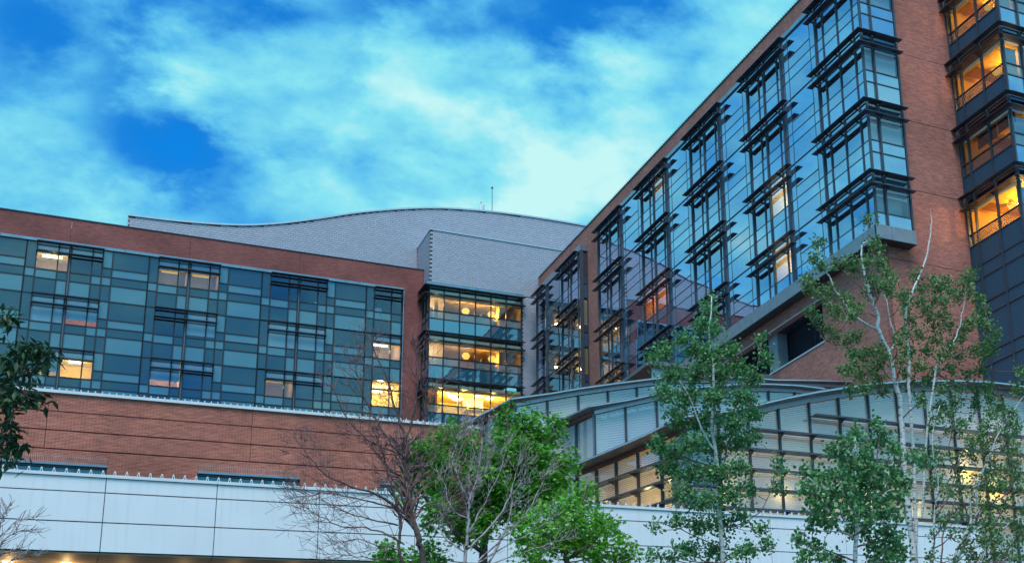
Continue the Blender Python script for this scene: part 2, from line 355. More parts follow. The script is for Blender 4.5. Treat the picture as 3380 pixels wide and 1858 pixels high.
def box_at(name, mat, parent, c, dims, rz=0.0, rot=None, label=None, limit=True):
    k = (parent.name if parent else '', name)
    COUNT[k] = COUNT.get(k, 0) + 1
    if limit and COUNT[k] > LIMIT:
        e = REST.setdefault(k + (mat,), [parent, [], []])
        R = Matrix.Rotation(rz, 3, 'Z') if not rot else __import__('mathutils').Euler(rot).to_matrix()
        b = len(e[1])
        for v in bverts(*dims): e[1].append(tuple(R @ Vector(v) + Vector(c)))
        e[2].extend([tuple(i + b for i in f) for f in BF])
        return None
    key = (mat, round(dims[0], 3), round(dims[1], 3), round(dims[2], 3))
    if key not in MC: MC[key] = new_mesh(bverts(*dims), BF, mat)
    return put(name, MC[key], parent, c, rz, rot, label)
def flush_rest():
    for (pn, name, mat), (parent, v, f) in REST.items():
        o = put(name, new_mesh([tuple(Vector(a) - parent.location) for a in v], f, mat), parent, parent.location)
        o['kind'] = 'stuff'
    REST.clear()
def wbox(name, mat, parent, x0, x1, y0, y1, z0, z1, **k):
    return box_at(name, mat, parent, ((x0 + x1) / 2, (y0 + y1) / 2, (z0 + z1) / 2), (abs(x1 - x0), abs(y1 - y0), abs(z1 - z0)), **k)

class Frame:
    """a vertical facade: a runs along it (world X or Y when axis aligned), w sticks out of it"""
    def __init__(s, th, ox, oy, ang, sgn=1.0, base=0.0):
        s.th = th; s.o = Vector((ox, oy)); s.ang = ang; s.u = Vector((math.cos(ang), math.sin(ang))); s.out = Vector((math.sin(ang), -math.cos(ang))); s.sgn = sgn
    def pt(s, a, w, z):
        q = s.o + s.u * (a * s.sgn) + s.out * w
        return Vector((q.x, q.y, z))
    def box(s, name, mat, a0, a1, w0, w1, z0, z1, tilt=0.0, parent=None, limit=True, label=None):
        if a1 < a0: a0, a1 = a1, a0
        c = s.pt((a0 + a1) / 2, (w0 + w1) / 2, (z0 + z1) / 2)
        rot = None
        if tilt: rot = (rnd.gauss(0, tilt), 0, s.ang + rnd.gauss(0, tilt))
        return box_at(name, mat, parent or s.th, c, (a1 - a0, abs(w1 - w0), abs(z1 - z0)), s.ang, rot, label, limit)
def FA(th, Y): return Frame(th, 0, Y, 0)
def FB(th, X): return Frame(th, X, 0, -math.pi / 2, -1.0)

def vmull(fr, a, z0, z1, wd=.07, dp=.07, mat='dark_metal', name='mullion'):
    if getattr(fr, 'black', False): mat = 'black_metal'; wd += .03
    fr.box(name, mat, a - wd / 2, a + wd / 2, -.07, dp, z0, z1)
def transom(fr, a0, a1, z, ht=.06, dp=.045, mat='dark_metal'):
    if getattr(fr, 'black', False): mat = 'black_metal'; ht += .03
    fr.box('transom', mat, a0 + .035, a1 - .035, -.065, dp, z - ht / 2, z + ht / 2)
KIND = {}
def cell(fr, kind, a0, a1, z0, z1, mats):
    g = .03
    nm = {'D': 'spandrel_panel', 'S': 'fritted_panel', 'V': 'window_pane', 'F': 'fritted_pane'}[kind]
    fr.box(nm, mats[kind], a0 + g, a1 - g, -.05 if kind in 'DS' else -.035, 0 if kind in 'DS' else -.015, z0 + g * .8, z1 - g * .8, tilt=.0016)
def room(fr, a0, a1, z0, z1, depth, wall, ceil=None, floor='core', back=None, name='room'):
    if a1 < a0: a0, a1 = a1, a0
    d = depth; w = a1 - a0; h = z1 - z0
    v = [(-w / 2, 0, 0), (w / 2, 0, 0), (w / 2, d, 0), (-w / 2, d, 0), (-w / 2, 0, h), (w / 2, 0, h), (w / 2, d, h), (-w / 2, d, h)]
    f = [(0, 1, 2, 3), (4, 7, 6, 5), (3, 2, 6, 7), (0, 3, 7, 4), (1, 5, 6, 2)]
    me = new_mesh(v, f, None, [wall, ceil or wall, floor, back or wall], [2, 1, 3, 0, 0])
    return put(name, me, fr.th, fr.pt((a0 + a1) / 2, -.10, z0), fr.ang)
NL = [0]
def room_light(loc, power, col=(1, .58, .2), size=.25, parent=None):
    l = bpy.data.lights.new('room_light', 'POINT'); l.energy = power; l.color = col; l.shadow_soft_size = size * .3
    o = bpy.data.objects.new('room_light', l); C.objects.link(o); o.location = loc
    if parent is not None:
        o.parent = parent; o.location = Vector(loc) - parent.location
    NL[0] += 1
    return o
def tri_prism(name, mat, parent, base, pts2, thick, fr):
    """bracket: polygon in the (out, z) plane, given thickness along the facade"""
    n = len(pts2); v = [];
    for s in (-thick / 2, thick / 2):
        for (w, z) in pts2: v.append((s, -w, z))
    f = [tuple(range(n)), tuple(range(2 * n - 1, n - 1, -1))] + [(i, i + n, (i + 1) % n + n, (i + 1) % n) for i in range(n)]
    key = (name, mat, tuple(pts2), thick)
    if key not in MC: MC[key] = new_mesh(v, f, mat)
    k = (parent.name, name); COUNT[k] = COUNT.get(k, 0) + 1
    if COUNT[k] > LIMIT: return None
    return put(name, MC[key], parent, base, fr.ang)
def shade(fr, a0, a1, T, brackets, dep=.56, parent=None):
    """pair of fixed sun shades over a window row: two dark plates carried by brackets"""
    th = fr.th
    for zz in (T - .07, T - .88):
        fr.box('sunshade', 'shade_metal', a0, a1, .20, dep, zz - .022, zz + .01)
        fr.box('sunshade_lip', 'shade_metal', a0, a1, dep, dep + .025, zz - .028, zz + .012)
        for b in brackets:
            tri_prism('bracket', 'dark_metal', th, fr.pt(b, 0, zz - .04), [(0.03, 0.0), (0.03, -.14), (.12, -.12), (dep - .03, -.012), (dep - .03, 0.0)], .07, fr)

TREES = {
 'aspen_a': ([([[12.88,25.0,2.39],[12.97,25.01,4.84],[12.97,25.02,5.89],[12.95,25.03,6.99],[12.88,25.04,8.1],[12.97,25.05,9.16],[12.91,25.06,10.13],[13.02,25.06,11.19]],0.09,0.012),([[12.95,25.0,6.52],[13.25,25.05,7.57],[13.52,25.1,8.37]],0.03,0.012),([[12.88,25.0,7.44],[12.6,25.04,7.89],[12.4,25.09,8.54],[11.95,25.13,9.27]],0.035,0.01),([[12.9,25.0,8.47],[13.35,25.09,9.12],[13.59,25.18,9.96]],0.025,0.008),([[12.94,25.0,9.05],[12.02,25.05,9.34],[11.55,25.1,9.59]],0.022,0.008),([[12.91,25.0,8.66],[13.98,25.08,9.29],[14.38,25.17,10.26]],0.02,0.006),([[12.94,25.0,5.61],[13.6,24.93,5.81],[14.1,24.86,6.28],[14.42,24.79,7.31]],0.022,0.006),([[12.95,25.0,5.16],[12.13,24.99,5.48],[11.38,24.99,5.71]],0.02,0.006)],
  [(13.3,25.62,11.37,0.11,0.19),(13.02,25.21,10.84,0.23,0.23),(12.92,25.56,10.6,0.24,0.28),(12.77,24.46,10.1,0.2,0.27),(12.2,24.96,10.01,0.27,0.2),(11.54,24.65,9.49,0.27,0.25),(11.45,25.06,9.43,0.16,0.2),(12.51,25.1,9.81,0.32,0.27),(12.56,24.32,9.46,0.31,0.31),(13.23,24.6,9.73,0.24,0.27),(11.74,24.69,9.01,0.4,0.27),(12.78,25.58,9.41,0.37,0.28),(13.3,25.37,9.4,0.42,0.33),(13.37,24.52,9.24,0.23,0.33),(14.5,25.42,10.44,0.12,0.17),(14.0,24.49,9.69,0.15,0.26),(14.03,25.16,9.32,0.31,0.28),(14.11,24.48,9.48,0.13,0.17),(11.35,24.3,8.39,0.31,0.26),(12.52,25.52,8.78,0.41,0.32),(12.76,24.59,8.53,0.45,0.31),(13.48,24.6,8.6,0.38,0.27),(12.27,25.68,8.32,0.38,0.3),(12.9,25.52,8.24,0.46,0.32),(13.2,24.71,8.04,0.45,0.32),(14.26,25.65,8.59,0.27,0.27),(11.51,25.05,7.43,0.26,0.25),(11.94,25.25,7.33,0.34,0.29),(12.11,24.59,7.36,0.39,0.31),(13.24,25.62,7.72,0.46,0.32),(13.68,25.27,7.76,0.39,0.28),(14.3,25.65,8.01,0.21,0.21),(12.02,25.55,7.05,0.3,0.25),(12.15,24.72,6.76,0.39,0.29),(12.79,24.81,6.83,0.44,0.31),(13.23,24.53,6.88,0.34,0.27),(11.84,24.5,6.25,0.33,0.21),(12.25,24.39,6.07,0.43,0.26),(13.01,24.72,6.28,0.44,0.27),(13.76,25.14,6.6,0.25,0.22),(14.15,24.3,6.99,0.09,0.34),(14.61,25.25,6.77,0.15,0.26),(11.75,24.77,5.68,0.24,0.16),(12.3,24.73,5.62,0.39,0.24),(13.26,25.45,5.81,0.43,0.3),(13.53,24.97,5.91,0.3,0.21),(13.81,24.74,5.6,0.25,0.16),(12.11,24.97,5.12,0.37,0.24),(12.95,25.29,5.13,0.44,0.25),(13.16,24.38,5.01,0.37,0.24),(14.49,25.67,5.44,0.22,0.17),(11.08,24.33,5.47,0.11,0.18),(11.47,25.35,5.04,0.24,0.14),(11.96,25.48,5.04,0.23,0.14)]),
 'aspen_b': ([([[17.26,24.0,2.06],[17.42,23.98,4.81],[17.37,23.96,5.89],[17.34,23.94,6.84],[17.35,23.92,7.81],[17.36,23.9,8.69],[17.24,23.88,9.19],[17.14,23.86,9.83],[16.86,23.83,10.4],[16.84,23.81,10.8],[16.64,23.79,11.3],[16.5,23.77,12.03],[16.5,23.75,12.52],[16.67,23.73,12.67]],0.13,0.012),([[16.98,24.0,10.47],[16.37,24.03,10.73],[16.01,24.06,11.14],[15.71,24.09,11.7],[15.54,24.12,12.22],[15.55,24.14,12.72]],0.05,0.006),([[17.25,24.0,9.94],[17.42,23.98,10.31],[17.32,23.97,10.84],[17.22,23.95,11.36],[17.08,23.94,11.55]],0.04,0.012),([[17.5,24.0,4.82],[17.66,24.0,6.88],[17.74,24.01,9.13],[17.82,24.01,10.09],[17.82,24.02,10.79],[17.99,24.02,11.5],[18.43,24.03,12.22],[18.76,24.03,13.02],[18.94,24.04,13.73],[18.93,24.04,14.04]],0.07,0.005),([[17.78,24.0,5.92],[18.06,23.96,7.68],[18.49,23.92,9.51],[18.75,23.87,9.95],[19.2,23.83,10.57],[19.43,23.79,11.15],[19.61,23.75,11.81]],0.05,0.006),([[16.96,24.0,10.81],[16.71,23.91,10.84],[16.28,23.82,10.75]],0.02,0.008),([[16.79,24.0,11.4],[16.12,23.94,11.79],[15.78,23.87,12.23]],0.02,0.005),([[17.16,24.0,9.3],[16.89,24.07,9.8],[16.44,24.14,9.97],[15.59,24.2,10.09]],0.02,0.005),([[18.54,24.0,9.46],[19.16,23.95,10.03],[19.96,23.91,10.64],[20.35,23.86,11.0]],0.025,0.005),([[17.15,24.0,8.8],[16.54,24.05,9.15],[16.02,24.1,9.31]],0.02,0.005),([[16.99,24.0,11.22],[17.05,24.06,12.41],[17.0,24.13,12.96],[17.11,24.19,13.61]],0.028,0.005)],
  [(17.52,24.8,13.84,0.17,0.17),(15.27,23.72,12.39,0.16,0.16),(15.11,23.74,12.0,0.16,0.16),(15.48,24.04,11.97,0.16,0.16),(15.32,24.5,11.7,0.16,0.16),(14.63,23.29,11.02,0.16,0.16),(16.16,24.45,12.32,0.17,0.17),(16.6,24.54,12.43,0.17,0.17),(16.81,24.65,12.34,0.17,0.17),(16.41,23.17,12.35,0.16,0.16),(17.7,24.8,13.07,0.17,0.17),(16.25,23.26,11.91,0.16,0.16),(16.94,23.71,12.16,0.16,0.16),(15.8,24.2,11.41,0.16,0.16),(15.83,24.75,11.58,0.17,0.17),(14.95,23.71,10.62,0.16,0.16),(15.69,24.76,10.9,0.16,0.16),(15.69,24.08,10.98,0.16,0.16),(15.59,23.66,10.66,0.16,0.16),(15.89,23.67,11.03,0.16,0.16),(15.98,23.42,10.74,0.16,0.16),(15.7,23.24,10.44,0.16,0.16),(16.42,23.37,11.52,0.16,0.16),(17.02,24.34,11.61,0.17,0.17),(17.86,24.89,12.51,0.17,0.17),(17.1,23.39,11.64,0.16,0.16),(16.7,23.19,11.33,0.16,0.16),(18.0,24.88,12.0,0.17,0.17),(17.08,24.06,11.68,0.17,0.17),(17.67,23.83,11.47,0.17,0.17),(17.47,23.53,11.16,0.16,0.16),(18.37,24.17,12.18,0.17,0.17),(18.85,24.59,12.06,0.17,0.17),(18.91,23.92,11.9,0.17,0.17),(18.67,23.86,11.97,0.17,0.17),(18.5,23.2,11.7,0.17,0.17),(19.42,24.75,11.98,0.18,0.18),(18.41,23.16,11.16,0.16,0.16),(19.49,23.99,11.71,0.17,0.17),(19.86,24.61,12.17,0.18,0.18),(19.44,23.34,12.07,0.17,0.17),(20.16,24.42,12.42,0.18,0.18),(20.56,24.81,12.35,0.18,0.18),(20.38,24.23,11.93,0.18,0.18),(20.74,24.52,11.73,0.18,0.18),(19.57,23.29,10.86,0.17,0.17),(20.3,23.88,11.0,0.17,0.17),(20.05,23.37,10.57,0.17,0.17),(20.82,24.62,10.88,0.18,0.18),(20.11,23.63,10.24,0.17,0.17),(20.03,23.92,10.24,0.17,0.17),(16.08,24.9,10.71,0.17,0.17),(16.13,24.63,10.45,0.16,0.16),(16.59,24.86,10.46,0.17,0.17),(16.25,23.92,10.23,0.16,0.16),(16.16,23.98,9.75,0.16,0.16),(16.73,24.41,9.92,0.16,0.16),(16.62,23.96,9.88,0.16,0.16),(16.66,23.62,9.78,0.16,0.16),(16.97,23.83,9.72,0.16,0.16),(15.45,23.36,9.08,0.15,0.15),(16.0,23.78,9.35,0.16,0.16),(16.91,24.88,9.59,0.17,0.17),(17.17,24.83,9.73,0.17,0.17),(17.06,24.23,9.69,0.16,0.16),(16.86,24.0,9.23,0.16,0.16),(17.52,23.71,10.4,0.16,0.16),(17.03,23.26,9.94,0.16,0.16),(17.66,23.59,10.71,0.16,0.16),(18.23,24.51,11.37,0.17,0.17),(19.01,24.66,11.58,0.17,0.17),(18.13,23.75,11.34,0.17,0.17),(19.15,24.51,11.06,0.17,0.17),(18.95,24.49,11.25,0.17,0.17),(18.44,24.35,10.7,0.17,0.17),(18.89,24.3,10.61,0.17,0.17),(19.53,24.47,11.1,0.17,0.17),(18.79,23.75,11.09,0.17,0.17),(19.72,24.37,10.74,0.17,0.17),(18.83,23.61,10.2,0.17,0.17),(19.81,23.97,11.05,0.17,0.17),(20.0,24.49,11.08,0.17,0.17),(18.64,24.34,10.29,0.17,0.17),(18.57,23.63,9.93,0.17,0.17),(20.01,24.8,10.48,0.18,0.18),(20.12,24.27,10.41,0.17,0.17),(17.99,24.15,10.15,0.17,0.17),(16.98,23.12,9.49,0.16,0.16),(17.65,24.08,9.55,0.16,0.16),(17.75,23.55,9.52,0.16,0.16),(18.8,24.31,9.75,0.17,0.17),(19.02,23.93,9.74,0.17,0.17),(20.03,24.57,9.89,0.17,0.17),(20.21,24.27,9.9,0.17,0.17),(16.37,24.54,9.1,0.16,0.16),(16.28,23.73,8.89,0.16,0.16),(17.11,24.26,9.05,0.16,0.16),(18.11,24.43,9.38,0.17,0.17),(18.74,24.59,9.58,0.17,0.17),(18.54,23.73,9.05,0.16,0.16),(19.76,24.62,9.53,0.17,0.17),(20.31,24.67,9.51,0.17,0.17),(20.48,24.34,9.56,0.17,0.17),(20.98,24.86,9.46,0.18,0.18),(20.4,24.82,9.22,0.17,0.17),(19.15,24.03,8.91,0.17,0.17),(18.66,24.05,8.78,0.17,0.17),(17.59,23.4,8.61,0.16,0.16),(21.01,24.61,9.13,0.18,0.18),(21.83,24.79,9.75,0.18,0.18),(21.33,23.96,9.93,0.17,0.17)]),
 'aspen_c': ([([[12.88,20.0,1.67],[13.18,20.02,3.97],[13.32,20.04,4.7],[13.51,20.06,5.29],[13.42,20.08,5.96],[13.45,20.1,6.48]],0.06,0.008),([[13.27,20.0,4.55],[13.85,20.04,5.14],[14.3,20.09,6.03]],0.03,0.006),([[13.24,20.0,4.41],[12.84,20.03,4.67],[12.54,20.07,5.34],[12.3,20.1,5.61]],0.028,0.006),([[13.18,20.0,4.01],[12.58,19.93,4.16],[11.98,19.87,4.26]],0.02,0.005),([[13.36,20.0,4.88],[13.78,20.06,5.7],[14.06,20.11,6.59]],0.025,0.006),([[13.23,20.0,4.28],[13.77,20.02,4.49],[14.31,20.03,4.88]],0.02,0.006)],
  [(13.51,20.23,6.57,0.18,0.18),(13.07,19.89,6.28,0.18,0.18),(12.98,20.17,6.17,0.18,0.18),(13.79,20.38,6.35,0.18,0.18),(14.1,20.19,6.76,0.18,0.18),(14.25,20.31,6.48,0.18,0.18),(13.78,19.34,6.02,0.17,0.17),(13.25,19.52,5.86,0.17,0.17),(13.19,19.92,5.9,0.18,0.18),(14.91,20.21,6.25,0.18,0.18),(14.69,19.61,5.94,0.18,0.18),(12.43,20.26,5.71,0.17,0.17),(12.7,20.18,5.65,0.17,0.17),(12.48,19.36,5.44,0.17,0.17),(13.19,19.96,5.63,0.17,0.17),(13.29,19.62,5.61,0.17,0.17),(13.45,19.38,5.62,0.17,0.17),(13.85,19.49,5.68,0.17,0.17),(12.04,19.74,5.29,0.17,0.17),(12.22,19.55,5.21,0.17,0.17),(12.54,19.57,5.23,0.17,0.17),(12.71,19.35,5.24,0.17,0.17),(13.42,19.95,5.43,0.18,0.18),(13.67,19.83,5.47,0.18,0.18),(14.23,20.16,5.58,0.18,0.18),(14.55,20.13,5.65,0.18,0.18),(12.13,19.63,5.01,0.17,0.17),(13.02,20.56,5.21,0.18,0.18),(12.53,19.3,4.9,0.17,0.17),(13.21,19.87,5.12,0.17,0.17),(13.42,19.69,5.09,0.17,0.17),(13.87,19.87,5.21,0.18,0.18),(13.91,19.46,5.15,0.17,0.17),(12.75,20.46,4.95,0.17,0.17),(13.04,19.82,4.83,0.17,0.17),(13.1,19.35,4.73,0.17,0.17),(13.98,20.16,4.98,0.18,0.18),(13.73,19.43,4.84,0.17,0.17),(12.34,20.06,4.73,0.17,0.17),(12.52,19.78,4.66,0.17,0.17),(13.52,20.11,4.64,0.18,0.18),(13.62,20.64,4.75,0.18,0.18),(14.15,20.45,4.73,0.18,0.18),(14.02,19.89,4.56,0.18,0.18),(12.26,20.44,4.46,0.17,0.17),(12.39,20.2,4.31,0.17,0.17),(11.93,19.82,3.99,0.17,0.17),(12.15,19.5,4.01,0.17,0.17),(12.85,20.13,4.02,0.17,0.17),(13.65,20.09,4.37,0.17,0.17),(14.35,20.64,4.47,0.18,0.18),(14.6,20.66,4.48,0.18,0.18),(13.76,20.15,4.11,0.18,0.18),(13.83,19.79,4.02,0.17,0.17),(14.64,20.55,4.3,0.18,0.18)]),
 'aspen_d': ([([[16.68,23.0,2.5],[17.19,22.96,4.62],[17.3,22.91,5.63],[17.48,22.87,6.45],[17.38,22.83,6.87],[17.39,22.79,7.59],[17.63,22.74,8.28]],0.05,0.008),([[17.37,23.0,2.49],[17.78,22.96,4.64],[18.3,22.92,5.52],[18.39,22.88,6.18],[18.92,22.84,7.05],[19.29,22.8,7.55]],0.06,0.008),([[17.45,23.0,4.64],[17.63,23.01,5.41],[17.99,23.02,6.02],[18.35,23.03,6.65]],0.03,0.006),([[18.74,23.0,4.68],[19.02,23.02,5.41],[19.5,23.03,6.11],[19.96,23.05,7.18]],0.03,0.006),([[19.12,23.0,4.69],[19.6,22.93,5.25],[19.85,22.86,5.41]],0.03,0.01),([[17.89,23.0,4.65],[18.56,23.01,5.72],[18.73,23.03,6.4],[19.3,23.04,7.47],[19.83,23.05,8.16],[20.52,23.06,8.91]],0.05,0.006),([[18.07,23.0,2.83],[18.54,23.06,4.68],[19.55,23.12,5.62],[20.19,23.18,5.9]],0.05,0.02),([[17.37,23.0,5.65],[17.81,22.98,6.17],[18.17,22.96,6.96],[18.58,22.94,7.74]],0.03,0.006),([[18.36,23.0,5.54],[18.21,22.99,6.36],[17.97,22.98,7.18],[18.18,22.97,8.05]],0.03,0.006),([[18.55,23.0,5.71],[19.14,22.95,6.14],[19.81,22.89,6.44]],0.03,0.006)],
  [(18.23,22.62,6.34,0.08,0.08),(18.2,23.85,7.39,0.12,0.12),(19.76,22.78,5.93,0.08,0.08),(17.87,23.83,6.52,0.09,0.09),(18.68,23.74,8.45,0.1,0.1),(19.79,23.17,6.52,0.1,0.1),(18.78,22.57,6.55,0.13,0.13),(20.7,23.87,5.5,0.1,0.1),(17.94,22.99,7.2,0.12,0.12),(18.08,22.85,5.17,0.12,0.12),(19.65,22.67,8.35,0.13,0.13),(19.03,23.87,4.91,0.08,0.08),(18.88,22.99,5.48,0.08,0.08),(17.35,22.62,7.22,0.08,0.08),(19.65,22.96,7.75,0.1,0.1),(17.13,22.32,5.42,0.1,0.1),(17.74,23.22,6.76,0.09,0.09),(19.8,22.9,5.41,0.12,0.12),(17.94,22.63,7.09,0.08,0.08),(19.42,23.51,7.63,0.1,0.1),(18.77,23.59,4.93,0.11,0.11),(19.14,22.12,7.47,0.12,0.12),(19.76,23.06,7.51,0.12,0.12),(19.37,22.59,6.06,0.08,0.08),(17.73,23.78,4.92,0.11,0.11),(18.19,23.51,5.38,0.09,0.09),(17.26,22.54,5.51,0.08,0.08),(18.31,22.58,5.11,0.09,0.09),(19.5,22.38,7.49,0.09,0.09),(19.4,23.88,8.43,0.1,0.1),(18.72,22.63,7.76,0.12,0.12),(20.16,23.19,6.03,0.11,0.11),(17.76,22.95,8.12,0.13,0.13),(19.23,23.26,4.88,0.11,0.11),(18.63,23.19,5.68,0.13,0.13),(20.09,23.44,5.78,0.12,0.12),(19.36,22.31,6.91,0.12,0.12),(20.19,23.47,7.0,0.13,0.13),(18.5,22.64,5.94,0.11,0.11),(19.21,23.06,8.11,0.13,0.13),(19.4,22.71,5.63,0.11,0.11),(18.6,22.63,6.61,0.08,0.08),(19.66,23.05,8.35,0.1,0.1),(17.73,22.94,5.7,0.11,0.11),(19.8,22.75,7.41,0.09,0.09),(19.68,23.44,7.79,0.13,0.13),(18.19,23.16,5.89,0.1,0.1),(17.6,22.17,5.93,0.08,0.08),(18.68,22.55,4.77,0.08,0.08),(18.53,22.92,7.28,0.1,0.1),(19.63,23.75,6.74,0.13,0.13),(20.72,23.7,6.96,0.08,0.08),(20.06,23.08,8.35,0.11,0.11),(17.28,22.13,5.19,0.08,0.08),(18.43,23.5,7.93,0.11,0.11),(19.22,22.87,4.82,0.08,0.08),(18.82,23.14,7.72,0.1,0.1),(19.75,23.37,7.86,0.1,0.1),(19.41,23.24,6.51,0.12,0.12),(17.57,22.97,6.57,0.12,0.12),(19.92,23.74,5.06,0.11,0.11),(18.78,22.79,5.65,0.12,0.12),(19.66,22.81,4.76,0.12,0.12),(18.89,23.63,8.23,0.11,0.11),(18.98,22.45,6.42,0.12,0.12),(17.0,22.63,5.24,0.09,0.09),(20.18,23.59,8.11,0.11,0.11),(18.48,22.22,5.09,0.12,0.12),(18.9,23.61,4.98,0.09,0.09),(19.33,23.35,6.52,0.11,0.11),(19.92,22.88,6.44,0.09,0.09),(18.43,22.62,6.37,0.07,0.07),(20.48,23.51,6.65,0.12,0.12),(19.43,23.74,6.74,0.08,0.08),(19.46,22.36,7.24,0.08,0.08),(18.62,22.96,7.14,0.11,0.11),(20.18,23.09,8.02,0.08,0.08),(18.18,23.0,6.98,0.08,0.08),(19.25,22.7,7.85,0.09,0.09),(17.27,22.38,6.14,0.09,0.09),(18.5,23.15,6.4,0.09,0.09),(19.42,23.56,6.14,0.12,0.12),(18.16,22.22,5.02,0.11,0.11),(18.95,22.51,4.94,0.09,0.09),(20.49,23.58,8.16,0.12,0.12),(18.7,23.53,5.53,0.1,0.1),(19.67,23.29,8.46,0.12,0.12),(18.9,22.15,4.64,0.1,0.1),(19.74,23.4,6.63,0.09,0.09),(18.23,23.86,8.14,0.11,0.11),(19.38,23.9,6.47,0.09,0.09),(20.45,23.36,8.25,0.13,0.13),(17.76,22.19,5.31,0.1,0.1),(19.22,23.62,6.92,0.08,0.08),(18.65,22.49,5.13,0.1,0.1),(19.61,23.26,6.96,0.09,0.09),(19.74,23.81,7.1,0.11,0.11),(20.26,23.38,5.52,0.13,0.13),(18.68,22.34,5.34,0.09,0.09),(19.31,22.63,5.06,0.12,0.12),(20.11,23.75,7.11,0.08,0.08),(17.69,22.37,6.39,0.09,0.09),(19.15,23.2,6.1,0.13,0.13),(19.08,22.85,7.07,0.11,0.11),(18.46,22.39,5.61,0.13,0.13),(18.15,23.22,6.86,0.09,0.09),(17.8,22.18,7.67,0.12,0.12),(18.04,22.29,4.55,0.11,0.11),(17.01,22.78,4.82,0.1,0.1),(17.1,22.23,6.22,0.07,0.07),(19.32,22.2,6.63,0.11,0.11),(19.03,23.14,7.35,0.09,0.09),(17.68,23.44,7.46,0.08,0.08),(20.11,23.68,6.33,0.11,0.11),(18.11,22.34,7.36,0.1,0.1),(18.52,22.88,7.32,0.1,0.1),(19.58,22.67,5.61,0.08,0.08),(19.82,23.18,5.54,0.1,0.1),(17.89,22.98,5.76,0.11,0.11),(19.56,23.79,5.76,0.09,0.09),(17.33,22.77,7.93,0.1,0.1),(18.53,22.2,7.73,0.08,0.08),(17.65,23.36,5.86,0.11,0.11),(17.78,22.37,6.36,0.09,0.09),(19.4,23.24,5.33,0.08,0.08),(19.5,23.01,6.08,0.09,0.09),(20.57,23.74,7.06,0.08,0.08),(20.06,23.1,8.21,0.11,0.11),(18.69,23.22,5.85,0.12,0.12),(18.96,22.57,7.2,0.09,0.09),(19.45,23.09,7.05,0.12,0.12),(19.52,22.56,6.66,0.09,0.09),(20.34,23.45,7.66,0.1,0.1),(18.31,23.03,6.85,0.09,0.09),(18.15,22.34,5.25,0.12,0.12),(18.58,22.52,7.55,0.12,0.12),(18.03,22.77,8.14,0.1,0.1),(18.97,23.43,4.88,0.12,0.12),(19.54,22.42,7.95,0.08,0.08),(19.61,23.38,6.07,0.09,0.09),(19.65,23.28,6.53,0.1,0.1),(18.44,22.25,4.83,0.12,0.12),(19.21,23.3,5.28,0.12,0.12),(18.94,22.26,4.7,0.1,0.1),(18.55,22.32,5.24,0.09,0.09),(18.56,23.17,7.75,0.1,0.1),(17.47,22.53,4.66,0.09,0.09),(18.43,23.68,8.28,0.11,0.11),(20.07,22.96,8.33,0.09,0.09),(18.78,22.68,7.43,0.09,0.09),(18.0,23.53,5.62,0.1,0.1),(18.87,22.15,6.37,0.12,0.12),(20.31,23.41,7.29,0.13,0.13),(18.06,22.2,7.26,0.12,0.12),(19.06,22.37,6.78,0.1,0.1),(18.73,23.81,8.55,0.1,0.1),(19.69,23.33,5.82,0.08,0.08),(17.34,22.5,6.92,0.12,0.12),(17.41,22.31,6.12,0.11,0.11),(20.54,23.85,8.44,0.12,0.12),(17.72,23.3,6.56,0.13,0.13),(19.2,23.58,5.32,0.12,0.12),(17.7,22.35,4.82,0.11,0.11),(17.95,23.22,6.33,0.08,0.08),(19.5,22.74,7.18,0.08,0.08),(17.77,22.52,5.65,0.09,0.09),(19.08,22.7,8.26,0.12,0.12)]),
 'maple_a': ([([[10.06,33.0,2.87],[10.04,33.01,6.16],[10.08,33.02,6.88],[10.25,33.03,7.78],[10.56,33.04,8.7],[10.7,33.05,9.62],[10.65,33.06,10.32]],0.14,0.015),([[10.11,33.0,7.1],[9.57,32.98,7.95],[9.04,32.95,8.79],[8.81,32.93,9.3]],0.07,0.01),([[10.33,33.0,8.0],[11.13,32.98,8.72],[11.68,32.97,9.45],[12.06,32.95,10.04]],0.06,0.01),([[10.16,33.0,7.32],[11.12,32.95,8.03],[12.02,32.89,8.53],[12.43,32.84,9.01]],0.06,0.01),([[10.03,33.0,6.44],[9.18,33.05,7.07],[8.45,33.1,7.91],[8.12,33.15,8.55]],0.06,0.01)],
